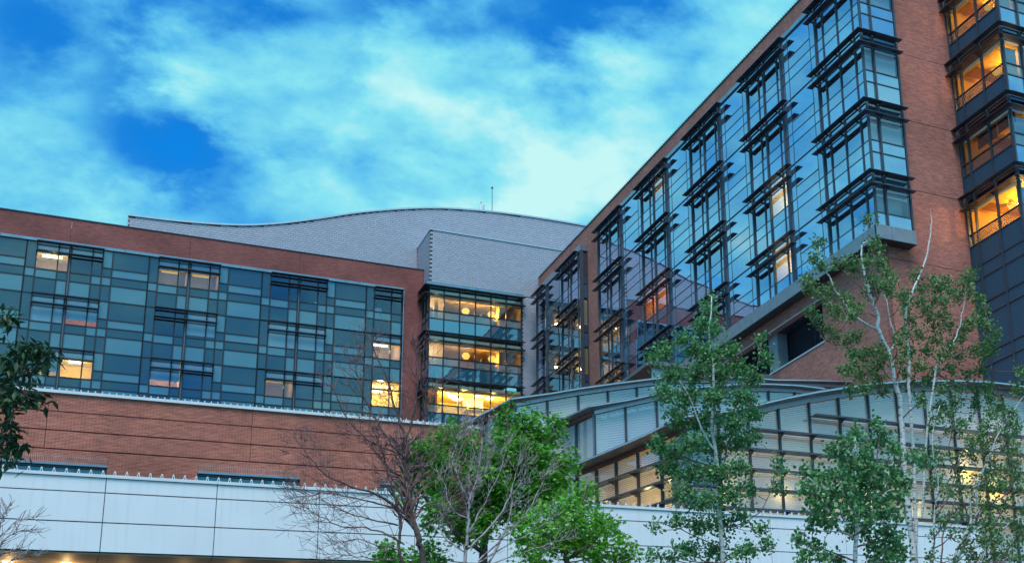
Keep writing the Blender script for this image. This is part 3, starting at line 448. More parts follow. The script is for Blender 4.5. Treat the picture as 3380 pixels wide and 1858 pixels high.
  [(10.75,33.35,10.5,0.14,0.16),(10.75,33.73,10.23,0.23,0.23),(11.18,32.84,10.21,0.18,0.18),(11.9,33.84,10.56,0.12,0.12),(12.09,33.04,10.16,0.19,0.19),(10.98,33.22,9.83,0.34,0.34),(11.57,33.18,9.83,0.32,0.32),(12.19,33.58,9.89,0.21,0.21),(10.38,32.75,9.52,0.22,0.22),(10.72,32.03,9.04,0.37,0.37),(11.21,31.88,8.86,0.32,0.32),(11.81,32.29,8.83,0.24,0.24),(12.03,31.89,8.84,0.15,0.15),(12.85,33.93,9.17,0.12,0.12),(10.89,32.95,8.79,0.38,0.38),(11.58,33.62,8.77,0.38,0.38),(11.44,31.8,8.24,0.32,0.32),(12.22,32.93,8.42,0.2,0.2),(9.43,33.94,9.98,0.19,0.19),(9.43,33.29,9.58,0.22,0.22),(8.86,32.83,9.46,0.19,0.19),(8.81,32.92,9.12,0.21,0.21),(8.24,32.04,8.85,0.21,0.21),(8.03,32.17,8.82,0.21,0.21),(9.54,32.18,9.34,0.1,0.1),(9.26,32.7,9.01,0.32,0.32),(9.71,32.73,8.96,0.28,0.28),(10.52,33.91,9.14,0.36,0.36),(8.7,32.17,8.48,0.31,0.31),(8.26,32.41,8.43,0.23,0.23),(8.03,32.47,8.6,0.19,0.19),(9.34,32.19,8.28,0.36,0.36),(10.08,32.49,8.22,0.37,0.37),(10.48,32.36,7.95,0.37,0.37),(11.35,32.96,8.05,0.29,0.29),(11.29,31.88,7.76,0.24,0.24),(12.43,34.02,8.45,0.18,0.18),(8.01,32.69,8.22,0.19,0.19),(9.0,34.05,8.38,0.33,0.33),(9.28,33.45,8.03,0.37,0.37),(9.92,33.42,7.98,0.37,0.37),(10.44,32.93,7.63,0.37,0.37),(9.68,34.07,7.65,0.38,0.38),(8.61,32.08,7.27,0.31,0.31),(8.72,33.4,7.25,0.19,0.19),(9.87,32.5,7.16,0.36,0.36),(9.5,33.42,7.07,0.3,0.3),(11.09,33.55,7.71,0.31,0.31),(7.7,32.19,7.66,0.14,0.14),(9.6,32.28,6.76,0.21,0.21),(7.3,31.86,6.21,0.18,0.18),(7.73,32.35,6.07,0.2,0.2),(7.26,31.99,5.95,0.18,0.18),(8.48,32.76,6.34,0.21,0.21),(9.1,34.14,6.4,0.2,0.2),(8.3,32.67,6.11,0.17,0.17)]),
 'maple_b': ([([[11.19,30.0,2.63],[11.22,29.98,5.37],[11.18,29.96,5.89],[11.29,29.94,6.43],[11.59,29.92,7.16],[11.78,29.91,7.71]],0.1,0.012),([[11.21,30.0,5.9],[10.68,29.99,6.41],[10.36,29.99,6.75]],0.05,0.01),([[11.23,30.0,5.79],[11.97,29.97,6.28],[12.34,29.93,6.65],[12.7,29.9,6.3]],0.05,0.01)],
  [(11.99,30.46,7.74,0.11,0.16),(11.71,30.44,7.57,0.16,0.16),(11.65,29.33,7.17,0.13,0.13),(11.05,29.48,7.1,0.16,0.16),(11.07,30.34,7.18,0.18,0.18),(11.88,30.88,7.27,0.2,0.2),(12.11,30.29,7.04,0.13,0.13),(10.53,29.86,6.87,0.19,0.19),(11.4,30.95,7.0,0.27,0.27),(11.16,29.01,6.51,0.26,0.26),(11.78,29.12,6.57,0.21,0.21),(12.56,30.56,6.83,0.13,0.13),(10.09,29.82,6.59,0.22,0.22),(10.26,29.09,6.28,0.25,0.25),(11.09,30.1,6.45,0.26,0.26),(11.91,30.98,6.58,0.27,0.27),(12.0,30.04,6.48,0.23,0.23),(12.35,29.7,6.46,0.16,0.16),(9.8,29.19,6.11,0.22,0.22),(12.3,29.14,6.1,0.15,0.15),(10.78,30.8,6.25,0.27,0.27),(11.04,29.98,6.03,0.26,0.26),(11.94,30.87,6.2,0.27,0.27),(11.73,29.11,5.93,0.22,0.22),(12.67,29.49,6.04,0.15,0.15),(12.73,29.1,5.83,0.09,0.09),(12.45,29.79,5.84,0.21,0.21),(9.85,29.12,5.62,0.18,0.18),(11.77,29.51,5.69,0.23,0.23),(10.44,29.81,5.66,0.19,0.19),(12.68,29.61,5.74,0.14,0.14)]),
 'ash': ([([[-1.1,21.0,0.59],[-1.29,20.93,3.74],[-1.35,20.87,5.13],[-1.45,20.8,6.56]],0.16,0.05),([[-1.35,21.0,5.16],[-0.99,20.94,5.76],[-0.72,20.89,6.01],[-0.54,20.83,6.16],[-0.28,20.78,6.05]],0.03,0.006),([[-1.4,21.0,6.03],[-0.99,21.06,6.21],[-0.71,21.11,6.38],[-0.53,21.17,6.6],[-0.46,21.23,6.94]],0.03,0.006),([[-1.32,21.0,4.88],[-0.94,20.95,5.3],[-0.67,20.9,5.42],[-0.52,20.86,5.42]],0.025,0.005),([[-1.45,21.0,6.5],[-1.1,21.0,6.91],[-0.8,21.0,7.32]],0.025,0.005)],
  [(-0.78,20.9,7.28,0.15,0.1),(-0.7,21.03,7.31,0.08,0.07),(-0.32,20.58,6.71,0.2,0.13),(-0.55,20.81,6.79,0.17,0.15),(-0.67,20.61,6.5,0.15,0.14),(-0.17,21.04,6.79,0.11,0.08),(-0.48,21.42,6.65,0.2,0.1),(-0.31,21.1,6.63,0.12,0.07),(-0.69,21.36,6.45,0.15,0.13),(-0.67,20.71,6.02,0.15,0.15),(-0.52,20.52,5.95,0.15,0.1),(-0.31,21.04,6.15,0.15,0.09),(-0.19,20.99,6.1,0.08,0.07),(-0.4,21.07,6.22,0.09,0.07),(-0.63,20.88,5.78,0.11,0.11),(-0.62,21.13,5.58,0.15,0.13),(-0.51,21.23,5.52,0.13,0.1),(-0.45,21.41,5.42,0.08,0.07),(-0.57,20.81,5.17,0.1,0.09)]),
 'bare_a': ([([[7.28,28.0,2.11],[7.17,28.0,5.18],[7.09,27.99,5.59],[7.01,27.99,5.91],[6.9,27.99,6.12],[6.87,27.98,6.49],[6.8,27.98,7.03],[6.69,27.98,7.39],[6.63,27.97,7.61]],0.1,0.05),([[6.63,28.0,7.61],[6.35,28.03,7.97],[6.07,28.07,8.4],[5.85,28.1,8.84],[5.66,28.13,9.4],[5.61,28.16,9.71]],0.045,0.008),([[6.67,28.0,7.54],[6.69,27.98,7.99],[6.61,27.95,8.27],[6.45,27.93,8.74],[6.29,27.91,9.21],[5.98,27.88,9.85],[5.93,27.86,10.07]],0.04,0.008),([[6.65,28.0,7.62],[6.76,27.96,8.06],[6.88,27.92,8.59],[6.94,27.88,9.16],[6.89,27.85,9.72],[6.91,27.81,9.98]],0.035,0.008),([[6.63,28.0,7.61],[6.21,27.98,7.72],[5.85,27.96,7.91],[5.56,27.94,8.18],[5.31,27.92,8.55],[5.15,27.91,8.97]],0.035,0.008),([[6.81,28.0,7.04],[6.35,27.95,7.25],[6.26,27.9,7.52],[6.14,27.85,7.76],[6.09,27.8,8.04]],0.03,0.01),([[6.9,28.0,6.13],[6.53,28.02,6.44],[6.11,28.05,6.67],[5.5,28.07,6.86],[5.1,28.09,7.05],[4.82,28.12,7.32],[4.55,28.14,7.7]],0.045,0.006),([[6.67,28.0,6.33],[6.12,28.04,6.49],[5.61,28.08,6.58],[5.12,28.11,6.66],[4.73,28.15,6.58]],0.03,0.006),([[6.61,28.0,6.0],[6.01,27.97,6.11],[5.43,27.94,6.25],[4.95,27.92,6.5]],0.028,0.006),([[6.76,28.0,5.58],[6.4,27.96,5.77],[5.94,27.93,5.89],[5.43,27.89,5.89],[4.96,27.85,6.07],[4.55,27.81,6.35]],0.03,0.006),([[6.73,28.0,5.17],[6.64,27.96,5.57],[6.65,27.92,6.1],[6.49,27.87,6.62],[6.33,27.83,7.11],[6.24,27.79,7.49]],0.05,0.012),([[6.69,28.0,5.47],[6.2,27.96,5.52],[5.72,27.92,5.63],[5.31,27.89,5.5]],0.02,0.005),([[6.7,28.0,5.22],[6.13,27.94,5.23],[5.62,27.88,5.27],[5.08,27.81,5.27]],0.02,0.005),([[6.83,28.0,6.85],[7.07,27.99,7.24],[7.38,27.98,7.59],[7.55,27.97,7.98],[7.84,27.97,8.31]],0.03,0.006),([[6.87,28.0,6.49],[7.15,28.01,6.84],[7.51,28.02,7.16],[7.8,28.03,7.48],[8.09,28.04,7.97]],0.03,0.006),([[6.9,28.0,6.16],[7.22,27.96,6.5],[7.56,27.92,6.59],[7.84,27.89,6.7]],0.025,0.006),([[6.75,28.0,7.18],[6.94,27.95,7.48],[7.03,27.89,7.99],[7.15,27.84,8.52],[7.16,27.79,9.08]],0.025,0.006),([[7.03,28.0,5.84],[7.46,28.04,6.16],[7.83,28.08,6.45]],0.02,0.006)],
  []),
 'bare_b': ([([[7.79,27.0,2.02],[7.8,26.97,5.02],[7.82,26.94,5.42],[7.85,26.91,5.95],[7.84,26.88,6.19],[7.87,26.85,6.47],[8.0,26.82,6.84],[8.05,26.79,7.27],[8.08,26.76,7.78]],0.06,0.008),([[7.88,27.0,6.22],[8.01,26.96,6.65],[8.24,26.93,7.1],[8.3,26.89,7.54],[8.25,26.86,7.97]],0.03,0.006),([[7.89,27.0,6.37],[7.65,26.97,6.85],[7.5,26.95,7.27],[7.62,26.92,7.79],[7.76,26.9,7.97]],0.03,0.006),([[7.85,27.0,5.61],[8.09,26.98,6.09],[8.37,26.97,6.68],[8.58,26.95,7.17],[8.68,26.94,7.65]],0.03,0.006),([[7.84,27.0,5.33],[8.3,26.95,5.8],[8.68,26.9,6.35],[8.84,26.86,6.9],[8.97,26.81,7.49]],0.035,0.006),([[8.32,27.0,5.04],[8.56,26.99,5.53],[8.78,26.98,6.08],[8.85,26.98,6.56],[9.1,26.97,7.02],[9.17,26.96,7.32]],0.04,0.006),([[8.1,27.0,5.09],[8.67,26.98,5.64],[9.1,26.96,6.1],[9.46,26.93,6.74],[9.61,26.91,7.12]],0.03,0.006),([[8.07,27.0,5.03],[8.76,27.04,5.48],[9.44,27.08,5.88],[9.75,27.11,6.16]],0.025,0.005),([[7.88,27.0,5.97],[7.53,27.01,6.2],[7.38,27.02,6.63],[7.42,27.03,6.85]],0.022,0.005),([[7.82,27.0,5.26],[7.45,27.06,5.5],[7.29,27.12,5.79],[7.44,27.18,6.16]],0.022,0.005),([[8.39,27.0,5.04],[9.12,27.02,5.31],[9.65,27.05,5.52],[10.19,27.07,5.69]],0.022,0.005),([[7.91,27.0,6.51],[7.88,27.04,6.95],[8.0,27.08,7.41],[7.97,27.12,7.83]],0.022,0.005)],
  []),
 'bare_c': ([([[-0.6,24.0,1.23],[-0.79,24.01,3.68],[-0.74,24.01,4.22],[-0.59,24.02,4.36],[-0.43,24.03,4.43],[-0.27,24.04,4.5]],0.03,0.006),([[-0.83,24.0,4.12],[-0.6,23.99,4.51],[-0.4,23.98,4.72],[-0.16,23.97,4.79]],0.025,0.005),([[-0.85,24.0,4.31],[-0.68,24.05,4.72],[-0.59,24.1,4.99],[-0.58,24.14,5.17]],0.025,0.005),([[-0.85,24.0,4.31],[-0.61,24.02,4.65],[-0.42,24.05,4.93],[-0.15,24.07,5.01]],0.02,0.005),([[-0.87,24.0,3.99],[-0.52,24.07,4.21],[-0.26,24.14,4.36],[-0.09,24.2,4.41]],0.02,0.005)],
  []),
}
# ---------------------------------------------------------------- ground
me = new_mesh([(-900, -900, -1.7), (900, -900, -1.7), (900, 1500, -1.7), (-900, 1500, -1.7)], [(0, 1, 2, 3)], 'ground')
g = put('ground', me); g['kind'] = 'structure'; g['label'] = 'dark asphalt ground around the hospital, below the picture'

ST = 4.46
TT = [46.05 - ST * i for i in range(5)]
MA = {'D': 'spandrel_dark', 'S': 'spandrel_frit', 'V': 'glass', 'F': 'glass_frit'}
RP = [(0, -1.58, 'D'), (-1.58, -2.3, 'S'), (-2.3, -3.05, 'D'), (-3.05, -4.46, 'S')]
RNR = [(0, -1.55, 'S'), (-1.55, -2.33, 'D'), (-2.33, -3.08, 'S'), (-3.08, -4.46, 'D')]
RNL = [(0, -2.3, 'D'), (-2.3, -3.05, 'S'), (-3.05, -4.46, 'D')]
RW1 = [(0, -.80, 'V'), (-.80, -2.35, 'V'), (-2.35, -3.1, 'S'), (-3.1, -4.46, 'D')]
RW2 = [(0, -.80, 'V'), (-.80, -2.35, 'V'), (-2.35, -3.1, 'D'), (-3.1, -4.46, 'S')]
RW3 = [(0, -.80, 'V'), (-.80, -2.35, 'V'), (-2.35, -3.1, 'D'), (-3.1, -4.46, 'S')]
RW4 = [(0, -.80, 'V'), (-.80, -2.35, 'V'), (-2.35, -3.1, 'S'), (-3.1, -4.46, 'D')]
def column(fr, a0, a1, rows, T, mats, zmin, zmax=None):
    tdp = .02 if mats is globals().get('MM') else .045
    for (t, b, k) in rows:
        z1 = T + t; z0 = max(T + b, zmin)
        if z1 <= zmin + .05: continue
        cell(fr, k, a0, a1, z0, z1, mats)
        if z0 > zmin + .02: transom(fr, a0, a1, z0, ht=.07 if abs(b + 4.46) < .01 else .055, dp=tdp)

# ================================================================ left patient wing
YL = 112.5
wing = thing('hospital_wing', 'long red brick wing with a dark teal gridded glass front on the left', 'building', (10, YL, -1.7))
fr = FA(wing, YL); fr.black = True
# parapet brick, in panels between the movement joints
for (x0, x1) in ((-14, -.35), (-.33, 8.52), (8.54, 17.4), (17.42, 28.3)):
    fr.box('brick_parapet', 'brick_upper', x0, x1, -.5, 0.06, 46.30, 48.38)
fr.box('brick_pier', 'brick_upper', 26.52, 28.3, -.5, 0.055, 12, 46.30)
fr.box('parapet_coping', 'dark_metal', -14, 28.34, -.5, .12, 48.38, 48.46)
x = -14.0
while x < 26.4:
    x1 = min(x + 2.95, 26.52); fr.box('head_flashing', 'bright_metal', x, x1 - .02, -.1, .16, 46.05, 46.29); x = x1
fr.box('end_flashing', 'bright_metal', 26.50, 26.58, -.1, .10, 30, 46.05)
wbox('side_wall', 'brick_upper', wing, 27.9, 28.29, YL + .5, 116, 12, 48.38)
wbox('roof_slab', 'core', wing, -14, 28.2, YL + .5, 115.0, 47.2, 47.8)
wbox('core_wall', 'core', wing, -14, 28.2, 118.3, 118.6, -1.7, 49.3)
ZM = 31.0
STATE = {  # (row, bay, side): what shows behind the glass
 (0,0,0):'tube',(0,0,1):'halfdark',(0,1,0):'glow',(0,1,1):'glow',(0,2,0):'dark',(0,2,1):'toys',(0,3,0):'box',
 (1,0,0):'blind',(1,0,1):'blindred',(1,1,0):'dark',(1,1,1):'blindpart',(1,2,0):'blind',(1,2,1):'blind',(1,3,0):'tube',
 (2,0,0):'blindglow',(2,0,1):'yellow',(2,1,0):'blindlamp',(2,1,1):'halfblue',(2,2,0):'glow',(2,2,1):'halfblue',(2,3,0):'bright'}
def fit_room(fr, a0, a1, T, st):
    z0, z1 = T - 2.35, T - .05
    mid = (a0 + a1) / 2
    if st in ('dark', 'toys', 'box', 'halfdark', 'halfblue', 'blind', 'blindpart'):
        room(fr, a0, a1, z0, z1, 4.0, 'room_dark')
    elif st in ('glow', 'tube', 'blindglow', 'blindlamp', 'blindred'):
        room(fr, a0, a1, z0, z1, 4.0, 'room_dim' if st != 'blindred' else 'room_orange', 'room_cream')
        p = {'glow': 60, 'tube': 190, 'blindglow': 220, 'blindlamp': 220, 'blindred': 50}[st]
        room_light(fr.pt(mid, -1.6, z1 - .9), p, (1, .62, .28), .3, fr.th)
        if st in ('tube', 'blindlamp', 'glow'):
            fr.box('ceiling_lamp', 'tube_lamp' if st != 'glow' else 'lit_panel', mid - .75, mid + .65, -2.75, -2.55, z1 - .14, z1 - .05)
    elif st in ('yellow', 'bright'):
        room(fr, a0, a1, z0, z1, 4.0, 'room_yellow', 'room_cream')
        room_light(fr.pt(mid, -2.0, z1 - .8), 220 if st == 'yellow' else 520, (1, .62, .2), .4, fr.th)
        fr.box('ceiling_lamp', 'troffer', mid - .6, mid + .3, -2.9, -2.4, z1 - .10, z1 - .05)
    if st in ('blind', 'blindred', 'blindglow', 'blindlamp', 'blindpart', 'yellow', 'halfdark', 'halfblue', 'glow', 'tube'):
        fr.box('roller_blind', 'blind', a0 + .05, a1 - .05, -.13, -.11, {'blind': z0 + .06, 'blindred': z0 + .5, 'blindglow': z0 + .45, 'blindlamp': z0 + .55, 'blindpart': z0 + .3,
               'yellow': z1 - .8, 'halfdark': z1 - .85, 'halfblue': z1 - .8, 'glow': z1 - .9, 'tube': z1 - .85}[st], z1)
    if st == 'halfblue': fr.box('net_curtain', 'furniture', a0 + .05, a1 - .05, -.30, -.27, z0, z1 - .8)
for k in range(-1, 4):
    c = -.22 + 8.84 * k
    cols = []
    if k >= 0:
        cols += [(c - 3.08, c - 2.36, RNL), (c - 2.36, c - .83, RW1), (c - .83, c - .07, RW2)]
    if k == 3: cols[-1] = (c - .83, c + .1, RW2)
    if k < 3:
        if k >= 0: cols += [(c + .07, c + 1.6, RW3), (c + 1.6, c + 2.35, RW4)]
        cols += [(c + 2.35, c + 3.06, RNR), (c + 3.06, c + 8.84 - 3.08, RP)]
    for r in range(4):
        T = TT[r]
        for (a0, a1, rows) in cols: column(fr, a0, a1, rows, T, MA, ZM)
        for (a0, a1, rows) in cols: transom(fr, a0, a1, T, ht=.07)
        if k >= 0:
            sides = [(c - 2.36, c - .09), (c + .09, c + 2.35)] if k < 3 else [(c - 2.36, c + .1)]
            for si, (a0, a1) in enumerate(sides): fit_room(fr, a0, a1, T, STATE.get((r, k, si), 'dark'))
            b = [c - 2.36, c - .83, c, c + 1.6, c + 2.35] if k < 3 else [c - 2.36, c - .83, c + .1]
            shade(fr, b[0] - .04, b[-1] + .04, T, b)
    for a in sorted(set([q[0] for q in cols] + [q[1] for q in cols])):
        if k < 3 and abs(abs(a - c) - .07) < .02: continue
        vmull(fr, a, ZM, 46.05)
    if 0 <= k < 3:
        for q in (-.085, .085): vmull(fr, c + q, ZM, 46.05, .055, .12)
        fr.box('mullion_web', 'beam_metal', c - .057, c + .057, -.07, .02, ZM, 46.05)
# things standing on two window sills of the wing
s = fr.box('white_box', 'white_object', 24.05, 24.68, -.5, -.3, TT[0] - 2.33, TT[0] - 1.85, parent=None); s.parent = None; s.location = fr.pt(24.365, -.4, TT[0] - 2.09)
s['label'] = 'white board on the sill of the top right window of the left wing'; s['category'] = 'box'
def blob(name, mat, loc, r, label=None, cat=None, parent=None):
    v = []; f = []
    n, mrows = 8, 5
    for i in range(mrows + 1):
        t = math.pi * i / mrows
        for j in range(n):
            p = 2 * math.pi * j / n
            v.append((r * math.sin(t) * math.cos(p), r * math.sin(t) * math.sin(p), r * math.cos(t) * 1.15))
    for i in range(mrows):
        for j in range(n): f.append((i * n + j, (i + 1) * n + j, (i + 1) * n + (j + 1) % n, i * n + (j + 1) % n))
    o = put(name, new_mesh(v, f, mat), parent, loc)
    if label: o['label'] = label; o['category'] = cat
    return o
principled('toy_teal', (0.05, 0.45, 0.5), .8)
blob('soft_toy', 'white_object', fr.pt(18.95, -.4, TT[0] - 2.18), .16, 'pale soft toy sitting highest on the third top window sill', 'toy')
blob('soft_toy', 'toy_teal', fr.pt(18.5, -.4, TT[0] - 2.22), .13, 'teal soft toy beside the pale one on the window sill', 'toy')

# ================================================================ glazed corner bay
YC = 110.3
bay = thing('glazed_bay', 'glass corner bay of three lit floors between brick pier and slate grey shingles', 'building', (32.6, YC, -1.7))
fr = FA(bay, YC); fs = FB(bay, 28.32); fr.black = fs.black = True
MB = {'D': 'spandrel_blue', 'S': 'spandrel_blue', 'V': 'glass_clear', 'F': 'glass_frit'}
xs = [28.32, 29.68, 31.12, 32.59, 34.05, 35.51, 36.99]
RC = [(0, -.80, 'V'), (-.80, -2.37, 'V'), (-2.37, -3.13, 'F'), (-3.13, -4.46, 'S')]
for r in range(4):
    T = TT[r]
    for i in range(6): column(fr, xs[i], xs[i + 1], RC, T, MB, 29.5); transom(fr, xs[i], xs[i + 1], T, ht=.12)
    column(fs, YC + 0.05, 112.44, RC, T, MB, 29.5); transom(fs, YC, 112.44, T, ht=.12)
    shade(fr, 27.78, 37.25, T, xs, dep=.55)
    shade(fs, YC - .19, 112.40, T, [112.3, 111.4], dep=.55)
    z0, z1 = T - 3.1, T - .35
    if r == 0: ce, wa, bk = 'room_warm', 'room_warm', 'room_orange'
    elif r == 1: ce, wa, bk = 'room_warm', 'room_warm', 'room_wood'
    else: ce, wa, bk = 'room_yellow', 'room_yellow', 'room_yellow'
    room(fr, xs[0] + .1, xs[-1] - .05, z0, z1, 5.6, wa, ce, 'core', bk)
    # bulkhead, sloped ceilings and partitions seen through the glass
    fr.box('bulkhead', 'blind_cream', xs[0] + .1, xs[-1] - .05, -.55, -.12, T - .95, T - .36)
    if r < 2:
        fr.box('partition', 'room_cream', 28.5, 29.45 if r == 0 else 30.3, -2.6, -2.5, z0, z1)
        fr.box('partition', 'room_warm', 29.8, 30.35, -2.5, -2.4, z0, z1)
        if r == 0: fr.box('screen_wall', 'furniture', 28.62, 29.3, -2.48, -2.44, z0, z1 - .75)
        fr.box('inner_door', 'room_dark', 30.4, 31.2, -3.9, -3.8, z0, z1 - .5)
        fr.box('partition', 'room_wood' if r else 'room_orange', 35.35, 35.45, -4.2, -1.6, z0, z1)
        for (a, b2, hh) in ((32.9, 33.5, .75), (34.2, 34.9, .7), (35.6, 36.5, .55), (33.4, 33.7, 1.3)):
            fr.box('cabinet', 'furniture', a, b2, -1.1, -.7, z0, z0 + hh)
        for a in (29.3, 30.75, 32.2, 33.6, 35.1):
            fr.box('spot_lamp', 'lamp', a, a + .07, -.42, -.34, T - .98, T - .95)
        for a, p in ((32.45, 260 if r == 0 else 180), (34.95, 420 if r == 0 else 260)):
            room_light(fr.pt(a, -2.4, T - 1.15), p, (1, .50, .10), .3, bay)
        room_light(fr.pt(29.3, -1.4, T - 1.1), 60, (1, .72, .4), .3, bay)
    elif r == 2:
        for (a, w) in ((31.0, -2.6), (31.9, -3.6), (33.4, -2.2), (34.5, -2.6)):
            fr.box('troffer_lamp', 'troffer', a, a + .75, w - .6, w, z1 - .05, z1 - .02)
        for a, q in ((30.1, 1.0), (32.3, 1.2), (34.9, 1.2)):
            room_light(fr.pt(a, -2.2, T - 1.2), 500 * q, (1, .62, .16), .4, bay)
        fr.box('partition', 'room_orange', 28.45, 29.5, -1.2, -1.1, z0, z1)
        fr.box('dark_screen', 'furniture', 28.95, 29.3, -1.05, -1.0, z0 + .6, z1 - .8)
        fr.box('wall_cabinet', 'room_wood', 33.0, 34.3, -3.2, -2.9, z0, z0 + 1.15)
        fr.box('sloped_bulkhead', 'room_cream', 32.8, 34.4, -4.6, -3.4, z1 - 1.1, z1 - .02)
    else:
        room_light(fr.pt(32, -2.4, T - 1.2), 100, (1, .68, .3), .4, bay)
for a in xs: vmull(fr, a, 29.5, 46.05, .09 if a in (xs[0], xs[-1]) else .06, .08)
for a in (112.44, 111.4): vmull(fs, a, 29.5, 46.05, .06, .06)
wbox('bay_coping', 'bright_metal', bay, 28.0, 37.1, YC - .25, YC + .1, 46.14, 46.36)
wbox('bay_coping', 'bright_metal', bay, 28.0, 28.5, YC + .1, 112.3, 46.14, 46.36)
# rooftop lamps and the surgical lamp inside
def pendant(loc, label, s=1.0):
    t = thing('pendant_lamp', label, 'lamp', loc, 'layered pendant lamps glowing inside the glass bays')
    def disc(name, r0, r1, z0, z1, mat, n=14):
        v = []; f = []
        for k in range(n):
            a = 2 * math.pi * k / n
            v += [(r0 * math.cos(a) * s, r0 * math.sin(a) * s, z0 * s), (r1 * math.cos(a) * s, r1 * math.sin(a) * s, z1 * s)]
        for k in range(n):
            j = (k + 1) % n; f.append((2 * k, 2 * j, 2 * j + 1, 2 * k + 1))
        f.append(tuple(2 * k for k in range(n)))
        return put(name, new_mesh(v, f, mat), t, (0, 0, 0), world=False)
    for i, (r0, r1) in enumerate(((.16, .26), (.22, .34), (.20, .30), (.13, .23))):
        disc('shade_ring', r0, r1, .18 - .13 * i, .11 - .13 * i, 'lamp')
    disc('bulb', .07, .10, -.34, -.20, 'lamp')
    put('cord', new_mesh(bverts(.02, .02, .5), BF, 'furniture'), t, (0, 0, .42), world=False)
    return t
pendant((32.45, 113, 45.15), 'left pendant lamp on the top lit floor of the middle glass bay', 1.15)
pendant((34.94, 113, 45.15), 'right pendant lamp on the top lit floor of the middle glass bay', 1.15)
pendant((32.53, 113, 40.70), 'left pendant lamp on the middle lit floor, above the dark reflected slope', 1.15)
pendant((35.02, 113, 40.70), 'right pendant lamp on the middle lit floor of the glass bay', 1.15)
t = thing('surgical_lamp', 'cluster of round white operating lamps on the yellow lit lowest floor', 'lamp', (31.1, 112.6, 36.4))
for (dx, dz, r) in ((-.35, .25, .17), (-.05, -.02, .2), (.3, -.18, .26), (.62, -.26, .2)):
    put('lamp_head', new_mesh(*(lambda n=10: ([(dx + r * math.cos(6.283 * k / n), 0.05 * j, dz + r * .7 * math.sin(6.283 * k / n)) for j in (0, 1) for k in range(n)], [tuple(range(n)), tuple(range(2 * n - 1, n - 1, -1))] + [(k, (k + 1) % n, (k + 1) % n + n, k + n) for k in range(n)]))(), 'troffer'), t, (0, 0, 0), world=False)
put('arm', new_mesh(bverts(.05, .05, .8), BF, 'furniture'), t, (.0, .1, .45), world=False)

# ================================================================ shingled roof wall with wave top
YS = 115.2
roofw = thing('shingled_roof', 'grey metal shingled upper storey with a wave shaped top edge', 'roof', (24, YS, 44))
curve = [(3.78, 50.67), (7.69, 50.82), (12.5, 51.3), (15.81, 52.05), (19.21, 53.15), (22.73, 54.4), (26.39, 55.45), (29.41, 56.14), (32.12, 56.56), (36.11, 56.92), (40.24, 57.1), (46, 57.14), (54, 57.0)]
def ztop(x):
    # Catmull-Rom through the measured points
    for i in range(len(curve) - 1):
        if x <= curve[i + 1][0] or i == len(curve) - 2:
            p1, p2 = curve[i], curve[i + 1]; p0 = curve[max(i - 1, 0)]; p3 = curve[min(i + 2, len(curve) - 1)]
            t = (x - p1[0]) / (p2[0] - p1[0]); t = max(0, min(1, t))
            m1 = (p2[1] - p0[1]) / (p2[0] - p0[0]) * (p2[0] - p1[0]); m2 = (p3[1] - p1[1]) / (p3[0] - p1[0]) * (p2[0] - p1[0])
            h = t * t * t; q = t * t
            return (2 * h - 3 * q + 1) * p1[1] + (h - 2 * q + t) * m1 + (-2 * h + 3 * q) * p2[1] + (h - q) * m2
    return 57
# backing and coping
N = 60; v = []; f = []
for i in range(N + 1):
    x = 3.78 + (50 - 3.78) * i / N
    for (y, z) in ((YS, 44), (YS, ztop(x)), (YS + 14, ztop(x)), (YS + 14, 44)): v.append((x - 24, y - YS, z - 44))
for i in range(N):
    a = 4 * i; b = a + 4
    f += [(a, b, b + 1, a + 1), (a + 1, b + 1, b + 2, a + 2), (a + 2, b + 2, b + 3, a + 3)]
f += [(0, 1, 2, 3), (4 * N + 3, 4 * N + 2, 4 * N + 1, 4 * N)]
put('roof_body', new_mesh(v, f, 'joint'), roofw, (24, YS, 44))
v = []; f = []
for i in range(N + 1):
    x = 3.74 + (50 - 3.74) * i / N; z = ztop(x)
    for (dy, dz) in ((-.12, -.06), (-.12, .10), (.3, .12), (.3, -.02)): v.append((x - 24, dy, z + dz - 44))
for i in range(N):
    a = 4 * i; b = a + 4
    for k in range(4): f.append((a + k, b + k, b + (k + 1) % 4, a + (k + 1) % 4))
f.append((0, 1, 2, 3))
put('ridge_coping', new_mesh(v, f, 'fascia'), roofw, (24, YS, 44))
sw, sh = .42, .205
SV = [(-sw / 2 + .008, -.028, -sh / 2 + .008), (sw / 2 - .008, -.028, -sh / 2 + .008), (sw / 2 - .008, -.008, sh / 2), (-sw / 2 + .008, -.008, sh / 2),
      (-sw / 2 + .008, .0, -sh / 2 + .008), (sw / 2 - .008, .0, -sh / 2 + .008), (sw / 2 - .008, .0, sh / 2), (-sw / 2 + .008, .0, sh / 2)]
SF = [(0, 1, 2, 3), (0, 4, 5, 1), (1, 5, 6, 2), (2, 6, 7, 3), (3, 7, 4, 0)]
smesh = new_mesh(SV, SF, 'shingle')
